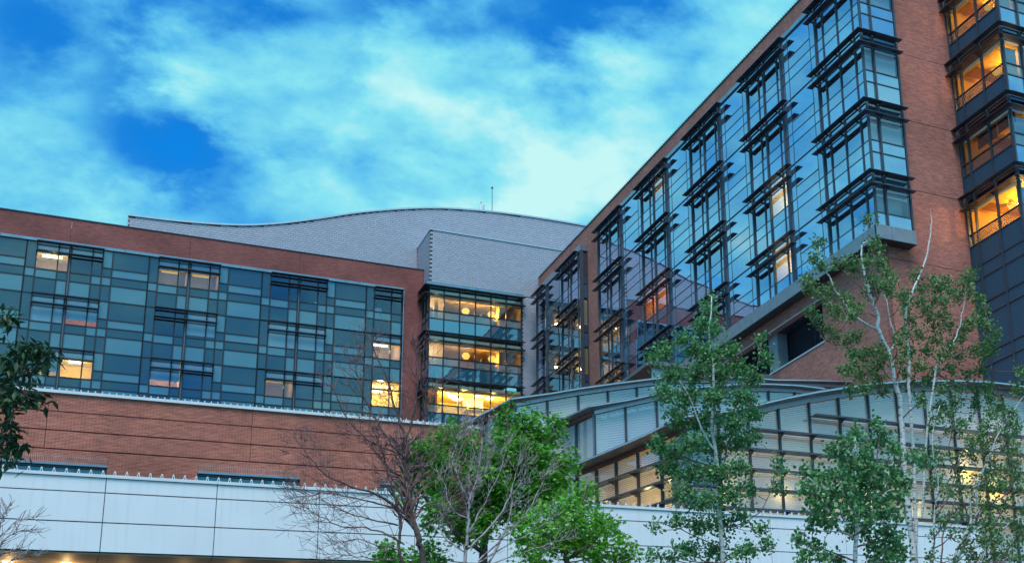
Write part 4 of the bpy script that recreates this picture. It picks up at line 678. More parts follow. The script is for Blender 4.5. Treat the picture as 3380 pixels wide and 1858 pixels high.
def shingles(th, origin, ang, a_rng, z0, ztopf, n_parts, skip=None):
    u = Vector((math.cos(ang), math.sin(ang), 0)); Rz = Matrix.Rotation(ang, 3, 'Z')
    lst = []; r = 0; z = z0
    while z < 58:
        a = a_rng[0] + (sw / 2 if r % 2 else 0)
        while a < a_rng[1]:
            if z + sh * .6 < ztopf(a) and not (skip and skip(a, z)): lst.append((a, z))
            a += sw
        z += sh; r += 1
    rnd.shuffle(lst)
    V = []; F = []
    for i, (a, zz) in enumerate(lst):
        c = Vector(origin) + u * a; c.z = zz
        tl = Matrix.Rotation(rnd.gauss(0, .006), 3, 'X')
        if i < n_parts:
            o = put('shingle', smesh, th, c, ang); o.rotation_euler = (rnd.gauss(0, .006), 0, ang)
        else:
            b = len(V)
            for p in SV: V.append(tuple(Rz @ (tl @ Vector(p)) + c - th.location))
            F += [tuple(q + b for q in ff) for ff in SF]
    o = put('shingle_field', new_mesh(V, F, 'shingle'), th, th.location); o['kind'] = 'stuff'
shingles(roofw, (0, YS, 0), 0, (3.9, 46), 47.9, ztop, 170, skip=lambda a, z: a > 28.6 and z < 50.5)
wbox('side_shingle_edge', 'fascia', roofw, 3.70, 3.78, YS - .05, YS + .3, 44, 50.68)
blk = thing('shingled_block', 'boxy projecting grey shingled block over the glass bay', 'roof', (34, 110.4, 46.3))
wbox('block_body', 'joint', blk, 28.36, 52, 110.44, 115.1, 46.36, 51.66)
wbox('block_coping', 'fascia', blk, 28.28, 52, 110.34, 115.15, 51.66, 51.74)
shingles(blk, (0, 110.43, 0), 0, (28.55, 44), 46.45, lambda a: 51.72, 90)
shingles(blk, (28.35, 115.0, 0), -math.pi / 2, (0.2, 4.45), 46.45, lambda a: 51.72, 25)
col = thing('shingled_return', 'narrow grey shingled wall strip between the glass bay and the right wing', 'wall', (38, 110.4, -1.7))
wbox('backing', 'joint', col, 37.06, 38.9, 110.44, 112, -1.7, 46.36)
shingles(col, (0, 110.43, 0), 0, (37.2, 38.9), 28.5, lambda a: 46.36, 0)

t = thing('antenna_mast', 'thin mast with a small finial on top of the wave roof', 'mast', (36.48, 118, 57.0))
def cyl(r0, r1, h, n=8, z0=0):
    v = [(r0 * math.cos(6.2832 * k / n), r0 * math.sin(6.2832 * k / n), z0) for k in range(n)] + [(r1 * math.cos(6.2832 * k / n), r1 * math.sin(6.2832 * k / n), z0 + h) for k in range(n)]
    f = [(k, (k + 1) % n, (k + 1) % n + n, k + n) for k in range(n)] + [tuple(range(n - 1, -1, -1)), tuple(range(n, 2 * n))]
    return v, f
put('pole', new_mesh(*cyl(.05, .04, 3.9), 'beam_metal'), t, (0, 0, 0), world=False)
put('finial', new_mesh(*cyl(.13, .02, .22, z0=3.95), 'furniture'), t, (0, 0, 0), world=False)
put('finial_base', new_mesh(*cyl(.03, .13, .1, z0=3.85), 'furniture'), t, (0, 0, 0), world=False)
principled('red_lens', (.6, .05, .05), .3)
t = thing('roof_beacon', 'white rooftop beacon with a red top on the wave roof left of the mast', 'beacon', (35.33, 118, 57.9))
put('housing', new_mesh(*cyl(.24, .20, .7), 'white_object'), t, (0, 0, 0), world=False)
put('neck', new_mesh(*cyl(.10, .08, .4, z0=.7), 'white_object'), t, (0, 0, 0), world=False)
put('red_light', new_mesh(*cyl(.07, .05, .2, z0=1.1), 'red_lens'), t, (0, 0, 0), world=False)
put('side_rod', new_mesh([(a + .3, b, c) for a, b, c in cyl(.03, .03, .9, z0=.1)[0]], cyl(.03, .03, .9)[1], 'furniture'), t, (0, 0, 0), world=False)

# ================================================================ right wing
XG, XB, YE, YB = 38.1, 38.7, 53.2, 53.85
rw = thing('hospital_wing', 'tall right wing of red brick with mirror glass front and stacked sun shades', 'building', (45, 80, -1.7))
fb = FB(rw, XG); fe = FA(rw, YE)
bb = FB(rw, XB); be = FA(rw, YB)
ZB = 29.56
# brick: parapet, pier, wall under the beam with the louvred recess, end wall
prev = YB
for y in (62.2, 71.0, 79.9, 88.7, 97.5, 110.3):
    bb.box('brick_parapet', 'brick_small', prev, y - .015, -.5, 0, 46.42, 48.38); prev = y
bb.box('parapet_coping', 'dark_metal', YB - .05, 110.3, -.5, .06, 48.38, 48.46)
bb.box('brick_pier', 'brick_small', 93.8, 97.6, -.5, -.003, 10, 46.42)
bb.box('brick_pier', 'brick_small', 109.1, 110.3, -.5, -.003, 10, 46.42)
bb.box('brick_wall', 'brick_small', YB, 60.30, -.5, 0, -1.7, 28.72)
bb.box('brick_wall', 'brick_small', 60.30, 93.8, -.5, 0, 27.90, 28.72)
bb.box('brick_wall', 'brick_small', 60.30, 93.8, -.5, 0, -1.7, 25.17)
bb.box('brick_wall', 'brick_small', 80.0, 93.8, -.5, -.003, 25.17, 27.90)
for (z0, z1) in ((-1.7, 27.97), (28.0, 32.53), (32.56, 37.03), (37.06, 41.47), (41.50, 48.38)):
    x0 = XB + .5 if z1 < 29 else 40.62
    be.box('brick_end_wall', 'brick_small', x0, 45.2, -.5, 0, z0, z1)
for z in (27.985, 32.545, 37.045, 41.485): be.box('shelf_joint', 'joint', XB + .5 if z < 29 else 40.62, 45.1, -.5, -.03, z - .016, z + .016)
wbox('corner_brick', 'brick_small', rw, XB + .001, XB + .5, YB + .0, YB + .5, -1.7, 27.97)
wbox('corner_brick', 'brick_small', rw, XB + .001, XB + .5, YB + .0, YB + .5, 28.0, 28.72)
be.box('brick_end_wall', 'brick_small', XB + .5, 40.62, -.5, 0, 28.0, 28.70)
wbox('end_parapet', 'brick_small', rw, XB + .001, 40.62, YB, YB + .5, 46.42, 48.38)
wbox('roof_slab', 'core', rw, XB + .4, 60, YB + .4, 110.2, 47.2, 47.8)
wbox('core_wall', 'core', rw, 43.2, 43.5, YB + .5, 110.2, -1.7, 47.2)
# spikes along the parapet
k = 0; y = 54.0
sp = new_mesh([(-.02, -.02, 0), (.02, -.02, 0), (.02, .02, 0), (-.02, .02, 0), (-.10, 0, .13)], [(0, 1, 4), (1, 2, 4), (2, 3, 4), (3, 0, 4), (3, 2, 1, 0)], 'dark_metal')
while y < 110:
    put('roof_clip', sp, rw, (XB - .03, y, 48.46)); y += .305
# recess: soffit, jambs, louvres, sill, column
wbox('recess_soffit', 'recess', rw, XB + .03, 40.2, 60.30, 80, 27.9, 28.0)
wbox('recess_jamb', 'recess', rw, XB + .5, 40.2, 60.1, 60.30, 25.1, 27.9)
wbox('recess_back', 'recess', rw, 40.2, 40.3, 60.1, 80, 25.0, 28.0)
for (y0, y1) in ((60.35, 63.35), (63.42, 66.4), (68.7, 72), (72.1, 76)):
    n = 26
    for i in range(n):
        z = 25.2 + (27.85 - 25.2) * (i + .5) / n
        box_at('louvre_slat', 'louvre', rw, (39.95, (y0 + y1) / 2, z), (.10, y1 - y0, .022), rot=(0, -.6, 0))
    wbox('louvre_post', 'louvre', rw, 40.0, 40.12, y1, y1 + .06, 25.17, 27.9)
wbox('recess_sill', 'sill_metal', rw, XB - .05, 40.1, 60.30, 80, 25.10, 25.19)
wbox('recess_head_trim', 'sill_metal', rw, XB - .03, XB + .03, 60.30, 80, 27.86, 27.92)
wbox('recess_column', 'concrete', rw, XB + .45, 39.9, 66.6, 67.7, 25.19, 27.9)
# beam under the glass box
for (y0, y1) in ((YE, 57.1), (57.12, 61.3), (61.32, 65.4), (65.42, 69.7), (69.72, 74.0), (74.02, 78.3), (78.32, 82.6), (82.62, 88), (88.02, 93.7)):
    fb.box('beam_panel', 'beam_metal', y0, y1, -.1, .10, 28.72, ZB - .02)
fe.box('beam_panel', 'beam_metal', XG - .10, 38.98, -.1, .10, 28.72, ZB - .02)
fe.box('beam_panel', 'beam_metal', 39.0, 40.66, -.1, .10, 28.72, ZB - .02)
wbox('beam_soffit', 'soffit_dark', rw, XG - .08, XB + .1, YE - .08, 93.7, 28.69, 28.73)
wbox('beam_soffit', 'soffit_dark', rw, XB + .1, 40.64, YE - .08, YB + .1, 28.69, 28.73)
wbox('beam_end', 'beam_metal', rw, 40.56, 40.66, YE + .1, YB, 28.72, ZB - .02)
y = YE
while y < 93.7:
    y1 = min(y + 4.1, 93.7); fb.box('head_flashing', 'bright_metal', y, y1 - .02, -.6, .10, 46.10, 46.41); y = y1
fe.box('head_flashing', 'bright_metal', XG - .1, 40.66, -.64, .10, 46.10, 46.41)
MM = {'D': 'mirror_dark', 'S': 'mirror_frit', 'V': 'glass_mirror', 'F': 'glass_frit'}
P0 = [(0, -1.62, 'D'), (-1.62, -2.38, 'D'), (-2.38, -3.10, 'D'), (-3.10, -4.46, 'D')]
PANEL = {0: [(0, -1.62, 'D'), (-1.62, -2.38, 'D'), (-2.38, -3.10, 'S'), (-3.10, -4.46, 'S')], 1: [(0, -1.62, 'D'), (-1.62, -2.38, 'S'), (-2.38, -3.10, 'S'), (-3.10, -4.46, 'S')]}
def rows_panel(r): return [(0, -1.6, 'D'), (-1.6, -2.36, 'S'), (-2.36, -3.1, 'D'), (-3.1, -4.46, 'S')]
def rows_narrow(r): return [(0, -2.36, 'S'), (-2.36, -3.1, 'D'), (-3.1, -4.46, 'S')]
def rows_win(r, a): return [(0, -.80, 'V'), (-.80, -2.36, 'V'), (-2.36, -3.1, 'S' if a else 'D'), (-3.1, -4.46, 'D' if a else 'S')]
WST = {(1, 2): 'cream', (2, 2): 'peach', (3, 2): 'yellowlow', (0, 4): 'cream2', (2, 4): 'orange', (2, 5): 'people', (3, 5): 'people'}
def west_room(fr, a0, a1, T, st, zb):
    z0, z1 = max(T - 2.36, zb), T - .05; mid = (a0 + a1) / 2
    if st is None: room(fr, a0, a1, z0, z1, 4.2, 'room_dark', 'blind', 'core', 'blind'); return
    w = {'cream': 'room_dark', 'peach': 'room_cream', 'yellowlow': 'room_warm', 'cream2': 'room_warm', 'orange': 'room_orange', 'people': 'room_warm', 'amber': 'room_orange'}[st]
    room(fr, a0, a1, z0, z1, 4.2, w, 'room_cream', 'core')
    pw = {'cream': 5, 'peach': 260, 'yellowlow': 260, 'cream2': 70, 'orange': 160, 'people': 70, 'amber': 260}[st]
    room_light(fr.pt(mid, -1.6, z1 - .8), pw, (1, .45, .16) if st in ('orange',) else (1, .68, .35), .3, fr.th)
def pane_bay(fr, f, idx, zb, rows_n):
    """one structural bay of the mirror front: fin, narrow, wide, double, narrow, wide, fin, narrow panel, wide panel, narrow panel"""
    W = [f, f + .66, f + 2.40, f + 3.12, f + 4.67]
    for r in range(rows_n):
        T = TT[r]
        for i in range(4): column(fr, W[i], W[i + 1], rows_win(r, i in (1, 2)), T, MM, zb); transom(fr, W[i], W[i + 1], T)
        for (a0, a1, rr) in ((W[4], f + 5.38, rows_narrow(r)), (f + 5.38, f + 8.02, rows_panel(r)), (f + 8.02, f + 8.84, rows_narrow(r))):
            column(fr, a0, a1, rr, T, MM, zb); transom(fr, a0, a1, T)
        shade(fr, f - .80, f + 5.15, T, [W[1], W[2], W[3], W[4]])
        west_room(fr, W[0] + .03, W[2] - .02, T, WST.get((r, idx)), zb)
        west_room(fr, W[2] + .02, W[4] - .03, T, WST.get((r, idx)) if idx == 4 and r == 2 else None, zb)
    vmull(fr, W[0], zb, 46.05, .10, .17, name='fin'); vmull(fr, W[4], zb, 46.05, .10, .10, name='fin')
    vmull(fr, W[1], zb, 46.05, .07, .05); vmull(fr, W[2], zb, 46.05, .13, .08); vmull(fr, W[3], zb, 46.05, .07, .05)
    vmull(fr, f + 5.38, zb, 46.05, .04, .015); vmull(fr, f + 8.02, zb, 46.05, .04, .015)
for i, f0 in enumerate((62.2, 71.04, 79.88)): pane_bay(fb, f0, (2, 3, 4)[i], ZB, 4)
# corner bay
W = [YE, 53.95, 55.58, 57.18, 58.0]
for r in range(4):
    T = TT[r]
    for i in range(4): column(fb, W[i], W[i + 1], rows_win(r, True), T, MM, ZB); transom(fb, W[i], W[i + 1], T)
    for (a0, a1, rr) in ((58.0, 58.72, rows_narrow(r)), (58.72, 61.38, rows_panel(r)), (61.38, 62.2, rows_narrow(r))):
        column(fb, a0, a1, rr, T, MM, ZB); transom(fb, a0, a1, T)
    for (a0, a1) in ((XG, 38.82), (38.82, 40.5)): column(fe, a0, a1, rows_win(r, True), T, {'D': 'mirror_frit', 'S': 'mirror_frit', 'V': 'glass', 'F': 'glass_frit'}, ZB); transom(fe, a0, a1, T)
    shade(fb, YE - .56, 58.5, T, W[1:]); shade(fe, XG - .2, 40.62, T, [38.82])
    z0, z1 = max(T - 2.36, ZB), T - .05
    # the corner room is glazed on two sides
    wbox('room_back', 'room_dim', rw, 40.40, 40.48, YE + .2, 58.0, z0, z1); wbox('room_back', 'room_dim', rw, XG + .3, 40.4, 58.0, 58.1, z0, z1)
    wbox('room_ceiling', 'blind', rw, XG + .15, 40.48, YE + .15, 58.0, z1, z1 + .06); wbox('room_floor', 'core', rw, XG + .15, 40.48, YE + .15, 58.0, z0 - .06, z0)
    if r in (0, 1, 2): fe.box('roller_blind', 'blind', 38.2, 40.4, -.14, -.12, z0 + .02, z1 - .55)
    if r in (3,): fe.box('roller_blind', 'blind', 38.2, 40.4, -.14, -.12, z1 - 1.25, z1 - .55); fe.box('curtain', 'blind', 38.2, 40.4, -.7, -.68, z0, z1 - .5)
    fe.box('ceiling_bulkhead', 'concrete', 38.2, 40.4, -.30, -.25, z1 - .5, z1)
for a in (53.95, 55.58, 57.18): vmull(fb, a, ZB, 46.05, .08, .06)
vmull(fb, 58.0, ZB, 46.05, .11, .10, name='fin'); vmull(fb, 58.72, ZB, 46.05, .04, .015); vmull(fb, 61.38, ZB, 46.05, .04, .015)
wbox('corner_post', 'dark_metal', rw, XG - .05, XG + .08, YE - .05, YE + .08, ZB, 46.05)
vmull(fe, 38.82, ZB, 46.05, .10, .12); fe.box('end_jamb', 'dark_metal', 40.5, 40.62, -.64, .06, ZB, 46.05)
# far bay of the main front
f = 88.72
W = [f, f + .66, f + 2.40, f + 3.12, f + 4.98]
for r in range(4):
    T = TT[r]
    for i in range(4): column(fb, W[i], W[i + 1], rows_win(r, i in (1, 2)), T, MM, ZB); transom(fb, W[i], W[i + 1], T)
    shade(fb, f - .80, f + 5.1, T, W[1:4])
    west_room(fb, W[0] + .03, W[2], T, WST.get((r, 5)), ZB); west_room(fb, W[2], W[4], T, WST.get((r, 5)), ZB)
vmull(fb, W[0], ZB, 46.05, .10, .17, name='fin'); vmull(fb, W[1], ZB, 46.05, .07, .05); vmull(fb, W[2], ZB, 46.05, .13, .08); vmull(fb, W[3], ZB, 46.05, .07, .05); vmull(fb, W[4] - .05, ZB, 46.05, .16, .1)
# far oriel
f = 97.7
W = [f, f + .66, f + 2.40, f + 3.12, f + 4.67]
ZO = 24.0
for r in range(5):
    T = TT[r]
    for i in range(4): column(fb, W[i], W[i + 1], rows_win(r, i in (1, 2)), T, MM, ZO); transom(fb, W[i], W[i + 1], T)
    for (a0, a1, rr) in ((W[4], f + 5.38, rows_narrow(r)), (f + 5.38, f + 8.6, [(0, -2.36, 'V'), (-2.36, -3.1, 'F'), (-3.1, -4.46, 'D')])):
        column(fb, a0, a1, rr, T, MM, ZO); transom(fb, a0, a1, T)
    column(fb, f + 8.6, f + 11.3, rows_win(r, False), T, MM, ZO); transom(fb, f + 8.6, f + 11.3, T)
    shade(fb, f + .1, W[4] + .5, T, W[1:]); shade(fb, f + 8.4, f + 11.7, T, [f + 8.7])
    west_room(fb, W[0] + .1, W[2], T, 'amber' if r == 2 else ('cream2' if r == 1 else None), ZO); west_room(fb, W[2], W[4], T, None, ZO)
    room(fb, f + 5.4, f + 11.2, T - 3.1, T - .05, 4, 'room_dark', 'blind', 'core', 'room_dark')
    # glazed end cap of the oriel
    o_ = FA(rw, f - .02)
    cell(o_, 'V', XG + .2, XB - .08, T - 2.3, T - .1, {'V': 'glass'}); cell(o_, 'D', XG + .05, XB - .03, T - 3.1, T - 2.36, {'D': 'louvre'}); cell(o_, 'S', XG + .05, XB - .03, T - 4.42, T - 3.14, {'S': 'spandrel_tower'})
    wbox('end_blind', 'blind' if r != 2 else 'blind_cream', rw, XG + .25, XB - .05, f + .12, f + .15, T - 2.3 + (.35 if r == 2 else 0), T - .1)
for a, wd, dp in ((W[0], .10, .12), (W[1], .07, .05), (W[2], .13, .08), (W[3], .07, .05), (W[4], .11, .10), (f + 5.38, .04, .015), (f + 8.6, .1, .15), (f + 11.35, .14, .1)): vmull(fb, a, ZO, 46.05, wd, dp)
wbox('oriel_cap', 'bright_metal', rw, XG - .1, XB + .05, f - .1, 109.15, 46.05, 46.62)
wbox('oriel_corner_post', 'dark_metal', rw, XG - .05, XG + .2, f - .08, f + .03, ZO, 46.05)
wbox('oriel_jamb', 'dark_metal', rw, XB - .08, XB + .02, f - .06, f + .03, ZO, 46.05)
pendant((40.0, 106.2, 43.9), 'pendant lamp glowing on the top floor of the far oriel', 1.3)
pendant((40.0, 106.2, 39.6), 'pendant lamp glowing one floor lower in the far oriel', 1.3)

# ================================================================ corner tower, far right
XT, YT = 45.1, 49.15
tw = thing('corner_tower', 'dark louvred glass tower at the right edge with amber lit rooms', 'building', (52, 56, -1.7))
ft = FB(tw, XT); fu = FA(tw, YT)
TTT = [46.05 + ST] + TT[:4]
ys = [YT, 51.05, 53.0, 53.78]
MT = {'D': 'spandrel_tower', 'S': 'spandrel_tower', 'V': 'glass_clear', 'F': 'glass_tower'}
glass('glass_tower', (0.80, 0.85, 0.85), .06, stripes=(0.105, .42, (0.10, 0.14, 0.20)))
MU = {'D': 'mirror_frit', 'S': 'mirror_frit', 'V': 'glass', 'F': 'glass_frit'}
us = [XT, 46.5, 48.4, 50.3, 52.2, 54.1]
for r, T in enumerate(TTT):
    rr = [(0, -.80, 'V'), (-.80, -2.36, 'V'), (-2.36, -3.1, 'F'), (-3.1, -4.46, 'S')]
    for i in range(3): column(ft, ys[i], ys[i + 1], rr, T, MT, 20); transom(ft, ys[i], ys[i + 1], T)
    for i in range(5): column(fu, us[i], us[i + 1], rr, T, MU, 20); transom(fu, us[i], us[i + 1], T)
    shade(ft, YT - .56, 53.84, T, [51.05, 53.0]); shade(fu, XT - .2, 54.5, T, us[1:5])
    z0, z1 = T - 3.1, T - .45
    # room behind, glazed west and south
    wbox('room_wall', 'room_orange', tw, XT + .3, 54, 53.78, 53.84, z0, z1); wbox('room_wall', 'room_orange', tw, 52.0, 52.1, YT + .3, 53.7, z0, z1)
    wbox('wood_ceiling', 'room_wood', tw, XT + .2, 54, YT + .2, 53.8, z1, z1 + .08); wbox('room_floor', 'core', tw, XT + .1, 54, YT + .2, 53.8, z0 - .08, z0)
    ft.box('bulkhead', 'blind_cream', YT + .2, 53.7, -.5, -.3, T - .80, T - .44)
    wbox('ceiling_beam', 'room_orange', tw, XT + .6, 52, 51.9, 52.3, z1 - .3, z1)
    if r == 3:
        ft.box('roller_blind', 'soffit_dark', YT + .3, 51.0, -.62, -.6, z1 - 1.0, z1); ft.box('roller_blind', 'soffit_dark', 51.1, 52.9, -.62, -.6, z1 - 1.1, z1)
    for a in ((47.3, 50.6) if r != 3 else (48.2,)):
        room_light((a, 51.3, z1 - .8), {3: 60, 4: 420}.get(r, 200), (1, .56, .12), .3, tw)
    fu.box('roller_blind', 'blind_cream' if r in (2,) else 'blind', XT + .15, 46.4, -.4, -.38, z0 + .3, z1 - .6)
    fu.box('roller_blind', 'blind', 46.6, 54, -.4, -.38, z0 + .3, z1 - .2)
for a in ys: vmull(ft, a, 20, 50.5, .09, .10)
for a in us: vmull(fu, a, 20, 50.5, .11, .12)
seq = [28.21, 27.42, 25.9, 25.14, 22.95, 22.2, 20.4, 18.5, 16, 12]
for j in range(len(seq) - 1):
    for i in range(3): cell(ft, 'S', ys[i], ys[i + 1], seq[j + 1], seq[j], MT); transom(ft, ys[i], ys[i + 1], seq[j + 1], ht=.09)
    for i in range(5): cell(fu, 'S', us[i], us[i + 1], seq[j + 1], seq[j], MT); transom(fu, us[i], us[i + 1], seq[j + 1], ht=.09)
for a in ys: vmull(ft, a, 12, 20, .09, .10)
for a in us: vmull(fu, a, 12, 20, .11, .12)
wbox('tower_base', 'core', tw, XT + .05, 56, YT + .1, 60, -1.7, 12); wbox('tower_roof', 'core', tw, XT + .1, 56, YT + .1, 60, 50.55, 50.8)
wbox('tower_back', 'core', tw, XT + .15, 56, 53.9, 60, 12, 50.5)
pendant((47, 52.1, 45.3), 'layered pendant lamp in the topmost lit tower window', .9)
pendant((47, 52.0, 40.75), 'layered pendant lamp on the second lit floor of the right tower', .9)
pendant((47.2, 50.6, 40.0), 'pendant lamp nearest the tower corner on the second lit floor', .8)
pendant((47, 52.0, 31.9), 'layered pendant lamp on the lowest lit floor of the right tower', .9)

# ================================================================ brick podium block
YK = 61.0
pod = thing('brick_podium', 'lower red brick block with dark groove bands and a white clipped coping', 'building', (4, YK, -1.7))
fk = FA(pod, YK)
zb = [18.12, 17.33, 16.50, 15.68, 15.62]
wins = [(-5.0, 2.07), (5.61, 9.93), (13.51, 17.0)]
for (a0, a1) in ((-16, -.36), (-.34, 7.73), (7.75, 18.92)):
    for i in range(3): fk.box('brick_band', 'brick_long', a0, a1, -.4, 0, zb[i + 1] + .03, zb[i] - (.03 if i else 0))
    fk.box('brick_groove', 'brick_upper', a0, a1, -.4, -.045, zb[1] - .03, zb[1] + .03); fk.box('brick_groove', 'brick_upper', a0, a1, -.4, -.045, zb[2] - .03, zb[2] + .03)
    fk.box('brick_groove', 'brick_upper', a0, a1, -.4, -.045, zb[3] - .03, zb[3] + .03)
fk.box('brick_band', 'brick_long', -16, 18.92, -.4, -.001, 15.42, 15.65)
edges = [-16] + [e for w in wins for e in w] + [18.92]
for i in range(0, len(edges), 2): fk.box('brick_wall', 'brick_long', edges[i], edges[i + 1], -.4, -.001, 6, 15.42)
for (a0, a1) in wins:
    fk.box('soldier_course', 'brick_soldier', a0 + .001, a1 - .001, -.4, .004, 15.08, 15.42)
    fk.box('window_head', 'bright_metal', a0, a1, -.2, .01, 15.00, 15.08)
    w = a1 - a0; n = max(3, int(w / 1.15)); step = w / n
    for j in range(n):
        fk.box('louvre_pane', 'spandrel_frit', a0 + j * step + .05, a0 + (j + 1) * step - .05, -.24, -.2, 12.8, 14.98); fk.box('window_frame', 'dark_metal', a0 + j * step - .05, a0 + j * step + .05, -.25, -.1, 12.8, 15.0)
    fk.box('window_frame', 'dark_metal', a1 - .07, a1, -.25, -.1, 12.8, 15.0); fk.box('window_frame', 'dark_metal', a0, a1, -.25, -.1, 14.92, 15.0)
for (a0, a1) in ((-16, -1.02), (-1.0, 7.73), (7.75, 13.3), (13.32, 18.95)): fk.box('coping', 'white_coping', a0, a1, -.5, .10, 18.13, 18.26)
def clip_mesh(h, w, mat):
    # little bent strap: two legs meeting at a head, with a slot between them
    v = []; f = []
    for s in (-1, 1):
        b = len(v)
        v += [(s * w, -.02, 0), (s * w * .55, -.02, 0), (s * w * .18, -.02, h * .62), (s * w * .5, -.02, h * .8), (s * w, .02, 0), (s * w * .55, .02, 0), (s * w * .18, .02, h * .62), (s * w * .5, .02, h * .8)]
        f += [tuple(b + i for i in q) for q in ((0, 1, 2, 3), (7, 6, 5, 4), (0, 3, 7, 4), (1, 5, 6, 2))]
    b = len(v); v += [(x * w * .5, y * .025, z) for z in (h * .6, h) for (x, y) in ((-1, -1), (1, -1), (.9, 1), (-.9, 1))]
    f += [tuple(b + i for i in q) for q in BF]
    return new_mesh(v, f, mat)
cm1 = clip_mesh(.10, .038, 'white_coping')
a = -3.0
while a < 18.9:
    put('coping_clip', cm1, pod, fk.pt(a, 0.0, 18.26)); a += .272
wbox('podium_side', 'brick_long', pod, 18.5, 18.91, YK + .42, 68, 6, 18.1)
wbox('podium_roof', 'core', pod, -16, 18.4, YK + .5, 100, 17.5, 17.8)

# ================================================================ entrance canopy
YN = 42.0
can = thing('entrance_canopy', 'long white panelled canopy fascia with clips along its top', 'canopy', (12, YN, -1.7))
fn = FA(can, YN)
jx = [-5, 1.43, 4.45, 7.45, 10.48, 13.6, 17.1, 20.45, 23.9, 27.3, 30.7, 34.1]
jz = [(7.80, 8.66), (8.68, 9.55), (9.57, 10.0)]
for i in range(len(jx) - 1):
    for (z0, z1) in jz: fn.box('white_panel', 'white_panel', jx[i] + .012, jx[i + 1] - .012, -.06, 0, z0 + .008, z1 - .008, tilt=.0008)
    fn.box('coping', 'white_coping', jx[i] + .004, jx[i + 1] - .004, -.5, .05, 10.01, 10.10)
fn.box('backing', 'joint', -5, 34.1, -.4, -.07, 7.8, 10.0)
cm2 = clip_mesh(.125, .045, 'white_coping')
a = -1.5
while a < 31:
    put('coping_clip', cm2, can, fn.pt(a, 0.02, 10.10)); a += .314
for i in range(11):
    for j in range(3):
        wbox('soffit_panel', 'canopy_soffit', can, jx[i] + .01, jx[i + 1] - .01, YN + .05 + 2.4 * j, YN + 2.43 + 2.4 * j, 7.74, 7.78)
wbox('canopy_roof', 'core', can, -5, 34.1, YN + .45, YN + 7, 9.4, 9.7)
for (xx, yy) in ((-.86, 43.65), (.64, 43.62)):
    wbox('downlight', 'soffit_lamp', can, xx - .13, xx + .13, yy - .13, yy + .13, 7.715, 7.735)
    room_light((xx, yy, 7.45), 18, (1, .62, .25), .1, can)
for xx in (2.2, 3.9, 5.4, 7.2): room_light((xx, 44.6, 7.2), 12, (1, .62, .25), .1, can)

